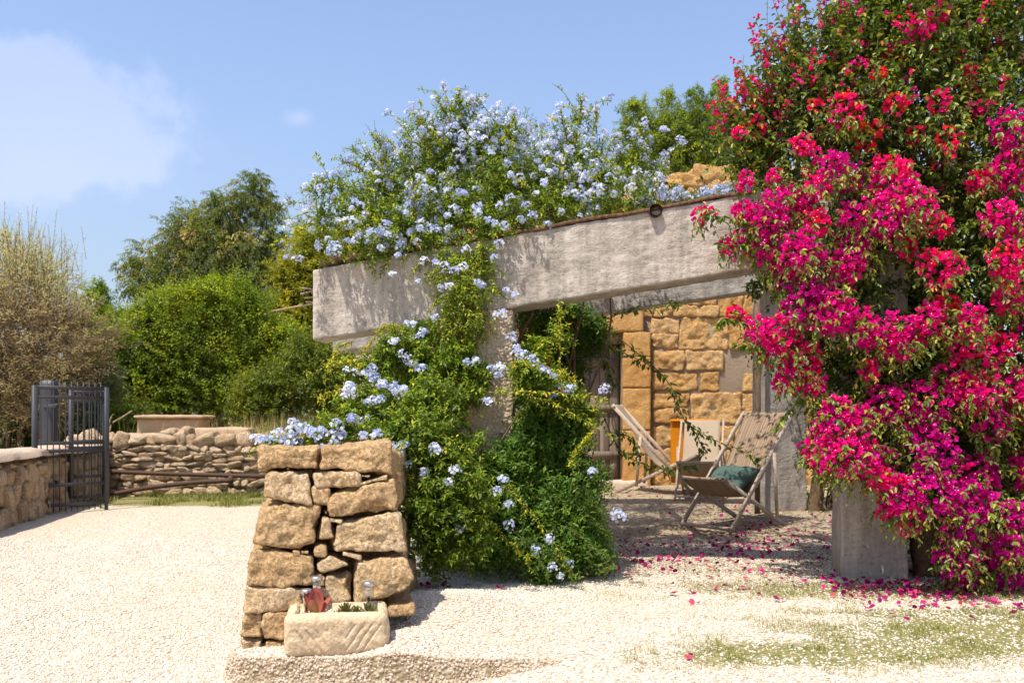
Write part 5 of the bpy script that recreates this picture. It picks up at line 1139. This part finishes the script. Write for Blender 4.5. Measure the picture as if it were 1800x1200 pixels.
crown_tree('broadleaf_shrub', 'big bright green leafy shrub rising behind the rubble wall', 'shrub', [(230, 605, 52, 17), (300, 555, 52, 17), (350, 535, 42, 17), (405, 530, 44, 17), (440, 560, 42, 17), (330, 630, 80, 17), (250, 670, 60, 17), (420, 630, 66, 17), (385, 695, 60, 17), (300, 695, 54, 17), (215, 650, 40, 17), (470, 600, 36, 17), (460, 660, 40, 17), (270, 560, 34, 17), (215, 700, 46, 17), (185, 640, 36, 17), (500, 640, 40, 17), (505, 590, 30, 17), (292, 522, 20, 17), (378, 502, 20, 17), (428, 518, 18, 17), (248, 556, 22, 17), (335, 515, 14, 17), (180, 600, 26, 17)], 'shrub', 5200, 12, LEAF4, .095, .42, (-6.4, 17.6, 0), .12, .8, .0, .10, (.5, 1.15), .85, nl=14, fork=.25, varfun=vclump(2.0, 7, .42), stemr=.005)
crown_tree('mastic_bush', 'dark green spreading bush behind the wall below the beam end', 'bush', [(440, 690, 40, 15.8), (500, 670, 50, 15.8), (560, 670, 60, 15.8), (540, 625, 46, 15.8), (610, 640, 50, 15.8), (480, 715, 42, 15.8), (600, 700, 50, 15.8), (660, 660, 60, 15.8), (430, 725, 30, 15.8)], 'darkshrub', 3600, 12, LEAF4, .08, .42, (-3.6, 16.3, 0), .08, .5, .1, .15, (.4, .8), .45, nl=10, fork=.25, varfun=vclump(2.5, 9, .3), stemr=.004)
crown_tree('olive_bush', 'small grey green olive bush behind the gate', 'bush', [(165, 648, 34, 15.2), (130, 672, 36, 15.2), (180, 690, 28, 15.2), (145, 700, 34, 15.2), (190, 665, 18, 15.2)], 'olive', 1100, 12, LEAF4, .065, .22, (-7.3, 15.5, 0), .06, nl=6, fork=.3, stemr=.004)
crown_tree('dark_bush', 'low dark green bush showing through the gate bars', 'bush', [(130, 735, 40, 15), (70, 735, 44, 15), (205, 740, 36, 15), (10, 765, 46, 15), (170, 760, 36, 15), (100, 770, 40, 15), (40, 790, 36, 15), (235, 725, 30, 15)], 'darkshrub', 1900, 12, LEAF4, .075, .36, (-7.7, 15.4, 0), .07, nl=8, fork=.3, varfun=vclump(2.5, 11, .25), stemr=.004)
crown_tree('almond_tree', 'leafy light green tree standing behind the house roof', 'tree', [(1118, 195, 26, 19), (1148, 225, 44, 19), (1205, 215, 42, 19), (1255, 195, 36, 19), (1200, 262, 52, 19), (1130, 275, 38, 19), (1268, 255, 44, 19), (1300, 225, 26, 19), (1170, 170, 16, 19), (1222, 165, 16, 19), (1268, 155, 16, 19), (1160, 300, 44, 19), (1240, 305, 44, 19), (1330, 270, 40, 19), (1100, 240, 20, 19)], 'almond', 2600, 12, LEAF4, .12, .26, (4.0, 19.6, 0), .22, .55, .35, .3, (.4, .9), .75, nl=12, fork=.6, varfun=vclump(1.5, 13, .3), stemr=.007)
# tamarisk: a haze of fine brown twigs
tam = thing('tamarisk', 'half bare brown tamarisk of wispy fine twigs at the left edge', 'shrub', (-8.2, 14.2, 0))
TAM = [(20, 560, 90, 14), (75, 600, 80, 14), (-40, 520, 90, 14), (60, 510, 40, 14), (25, 470, 50, 14), (100, 660, 46, 14), (30, 690, 70, 14), (-30, 640, 90, 14), (-90, 600, 100, 14), (100, 560, 44, 14), (130, 620, 36, 14), (70, 720, 50, 14), (150, 600, 24, 14), (5, 430, 26, 14), (-60, 700, 90, 14)]
c, rad = lobes_px(TAM); c = np.concatenate([c, c + np.array((0, .8, 0))]); rad = np.concatenate([rad, rad]); lf, st = MB(), MB()
o, d, L, i = twigs_from_lobes(c, rad, 3500, .55, (.0, .9), (.5, 1.2)); L = np.clip(L, .2, .85)
leaves_on_twigs(lf, st, o, d, L, 12, LEAF4, .11, .070, .0, .12, lambda p, tt, v: np.clip(v * .55 + .34 * ss(2.0, 3.6, p[..., 2]) + .25 * vnoise(p.reshape(-1, 3) * 1.6, 3).reshape(v.shape) + .15 * ss(.5, 1, tt), 0, 1), .004, .55, 0, .2)
for px, py, q in [(25, 410, 30), (40, 425, 26), (8, 405, 30), (70, 430, 26), (95, 440, 20), (85, 470, 24), (55, 440, 24)]:
    n = 26; o = P(px, py + 60, 14) + rng.normal(0, .22, (n, 3)); leaves_on_twigs(lf, st, o, nrm(UP + .22 * rsph(n)), rng.uniform(.4, .8, n), 14, LEAF4, .09, .10, 0, .05, lambda p, tt, v: np.clip(v * .4 + .5, 0, 1), .004, .5)
mk = MB()
for k in range(9):
    x = -8.2 + rng.normal(0, .25); tube(mk, smooth_path([(x, 14.2, -.1), (x + rng.normal(0, .3), 14.2 + rng.normal(0, .2), .9), (x + rng.normal(0, .7), 14.2 + rng.normal(0, .4), 2.0 + rng.uniform(0, .8))], 9), np.linspace(.06, .015, 9), 6)
mk.build('trunk', M['bark'], tam); lf.build('crown', M['tamarisk'], tam, False); st.build('twigs', M['bark'], tam)
# bare pale stems leaning by the gate
mk = MB()
tube(mk, smooth_path([P(192, 766, 13.4), P(196, 745, 13.4), P(212, 735, 13.4), P(232, 722, 13.4)], 8), .012, 5); tube(mk, smooth_path([P(190, 764, 13.4), P(193, 740, 13.4), P(198, 728, 13.4)], 6), .012, 5)
tag(mk.build('dead_branch', M['cane']), 'pale bare forked branch standing behind the wall beside the gate', 'branch')
# far woodland closing the view
far = MB(); st = MB(); n = 5200; X_ = rng.uniform(-46, 30, n); dd = rng.uniform(38, 48, n)
hgt = 3.2 + 1.6 * vnoise(np.stack([X_ * .22, 0 * X_, 0 * X_], 1), 4) + .8 * vnoise(np.stack([X_ * .7, 0 * X_, 0 * X_], 1), 5)
o = np.stack([X_, dd, hgt * rng.uniform(0, 1, n) ** .7], 1); leaves_on_twigs(far, None, o, nrm(rsph(n) + UP * .5), rng.uniform(.4, 1.0, n), 9, LEAF4, .38, .5, .1, .2, vclump(.5, 3, .3))
tag(far.build('woodland', M['fartree'], None, False), 'distant mass of green trees closing the view', 'woodland', kind='stuff')

# ------------------------------------------------------------------ grasses, petals and litter on the ground
def blades(name, n, region, hmin, hmax, wd, mat, label, cat, wfun=None, lean=.35, var=(0, 1), seed=0):
    rr = np.random.default_rng(seed); x0, x1, y0, y1 = region; X = rr.uniform(x0, x1, n); Y = rr.uniform(y0, y1, n)
    if wfun is not None: k_ = rr.uniform(size=n) < wfun(X, Y); X, Y = X[k_], Y[k_]
    n = len(X); h_ = rr.uniform(hmin, hmax, n); a = rr.uniform(0, 6.28, n); ln = rr.uniform(.05, lean, n) * 1.0
    d = np.stack([np.cos(a), np.sin(a), 0 * a], 1); s = np.stack([-np.sin(a), np.cos(a), 0 * a], 1); b0 = np.stack([X, Y, zg(X, Y) - .004], 1)
    V = np.stack([b0 - s * wd, b0 + s * wd, b0 + d * (ln * h_ * .35)[:, None] + UP * (h_ * .6)[:, None] + s * wd * .7, b0 + d * (ln * h_ * .35)[:, None] + UP * (h_ * .6)[:, None] - s * wd * .7, b0 + d * (ln * h_)[:, None] + UP * (h_ * .95)[:, None]], 1)
    m = MB(); off = (np.arange(n) * 5)[:, None]; v_ = rr.uniform(*var, n)
    m.add(V.reshape(-1, 3), [np.array([[0, 1, 2, 3]]) + off, np.array([[3, 2, 4]]) + off], np.repeat(v_, 5))
    return tag(m.build(name, M[mat], None, False), label, cat, kind='stuff')
def patchy(fr, seed, lo, hi): return lambda X, Y: ss(lo, hi, vnoise(np.stack([X * fr, Y * fr, 0 * X], 1), seed) + .5 * vnoise(np.stack([X * fr * 3, Y * fr * 3, 0 * X], 1), seed + 1))
pa = patchy(5.0, 50, -.12, .60)
blades('grass', 170000, (.5, 4.0, 3.5, 6.2), .010, .034, .0012, 'grass', 'patchy half dry grass growing through the gravel', 'grass', lambda X, Y: np.clip(turf_w(X, Y) * 1.15, 0, 1) * pa(X, Y), 1.5, (.3, 1), 3)
blades('grass_strip', 60000, (-6.5, -2.2, 10.9, 13.0), .02, .09, .003, 'grass', 'strip of green and straw grass along the foot of the rubble wall', 'grass', lambda X, Y: turf_w(X, Y) * patchy(2.0, 70, -.3, .5)(X, Y), .8, (.1, 1), 4)
blades('dry_grass', 9000, (-6.2, -1.6, 13.6, 15.4), .5, 1.35, .004, 'drygrass', 'tall dry grass and weed stalks standing behind the rubble wall', 'grass', lambda X, Y: .12 + .9 * ss(-4.9, -3.9, X), .35, (0, 1), 5)
blades('weeds', 9000, (-5, 3.4, 3.4, 10.5), .012, .05, .0014, 'grass', 'single green weeds sprouting here and there in the gravel', 'weeds', lambda X, Y: .10 * patchy(1.4, 90, .25, .8)(X, Y) + .2 * ss(9.5, 10.5, Y) * (X < -2), .9, (0, .8), 6)
def litter(name, pts, size, mat, label, cat, seed, leaf=BRACT, wr=.95):
    rr = np.random.default_rng(seed); pts = np.asarray(pts); n = len(pts); a = rr.uniform(0, 6.28, n)
    d = nrm(np.stack([np.cos(a), np.sin(a), rr.normal(.1, .35, n)], 1)); R = frames(d, nrm(UP + .45 * rr.normal(size=(n, 3))))
    s = size * rr.uniform(.6, 1.2, n); m = MB(); scatter(m, leaf[0], leaf[1], R, np.stack([pts[:, 0], pts[:, 1], zg(pts[:, 0], pts[:, 1]) + .008 + rr.uniform(0, .012, n)], 1), np.stack([s, s * wr, s], 1), rr.uniform(0, 1, n))
    return tag(m.build(name, M[mat], None, False), label, cat, kind='stuff')
pts = []
for px, py, n, sp in [(1130, 870, 20, .3), (1200, 890, 20, .5), (1280, 960, 90, .35), (1330, 965, 60, .25), (1240, 985, 30, .3), (1180, 960, 26, .3), (1160, 990, 40, .25), (1420, 950, 60, .45), (1380, 1000, 30, .4), (1300, 900, 40, .6), (1440, 930, 40, .4), (1110, 960, 30, .2), (1090, 985, 40, .2), (1500, 1030, 30, .25), (1560, 1035, 60, .22), (1620, 1038, 70, .3), (1700, 1045, 90, .35), (1480, 1040, 14, .2), (1750, 1055, 40, .3), (1230, 930, 40, .5), (1350, 930, 50, .5), (1060, 1010, 16, .15), (760, 1035, 14, .12)]:
    d0 = 1674.0 / (py - HY)
    for _ in range(n): pts.append(((px - 900) / F * d0 + rng.normal(0, sp), d0 + rng.normal(0, sp * 1.1)))
for px, py in [(1185, 1044), (1213, 1041), (1255, 1035), (1222, 1062), (1276, 1028), (1312, 1033), (1330, 1043), (1214, 1160), (425, 1034), (1370, 1055), (1627, 1068), (1612, 1068), (1524, 1070), (1106, 1013), (1105, 1016), (880, 1040), (745, 1035), (1180, 1010), (1790, 1068)]:
    d0 = 1674.0 / (py - HY); pts += [((px - 900) / F * d0, d0), ((px - 900) / F * d0 + .012, d0 + .01)]
pts = np.array(pts); pts = pts[(pts[:, 1] > 3.6) & (pts[:, 1] < 13) & (pts[:, 0] > -1.5)]
litter('fallen_petals', pts, .040, 'petaldry', 'fallen magenta bougainvillea petals scattered under the pergola and bush', 'petals', 8)
n = 5200; xs = rng.uniform(.2, 4.2, n); ys = rng.uniform(5.5, 12.5, n); k_ = rng.uniform(size=n) < (.35 + .65 * (patchy(1.6, 20, -.2, .6)(xs, ys))) * np.where(ys < 5.8, .5, 1)
litter('leaf_litter', np.stack([xs, ys], 1)[k_], .032, 'deadleaf', 'dry brown leaf litter over the shaded yard', 'leaf litter', 9, LEAF4, .5)
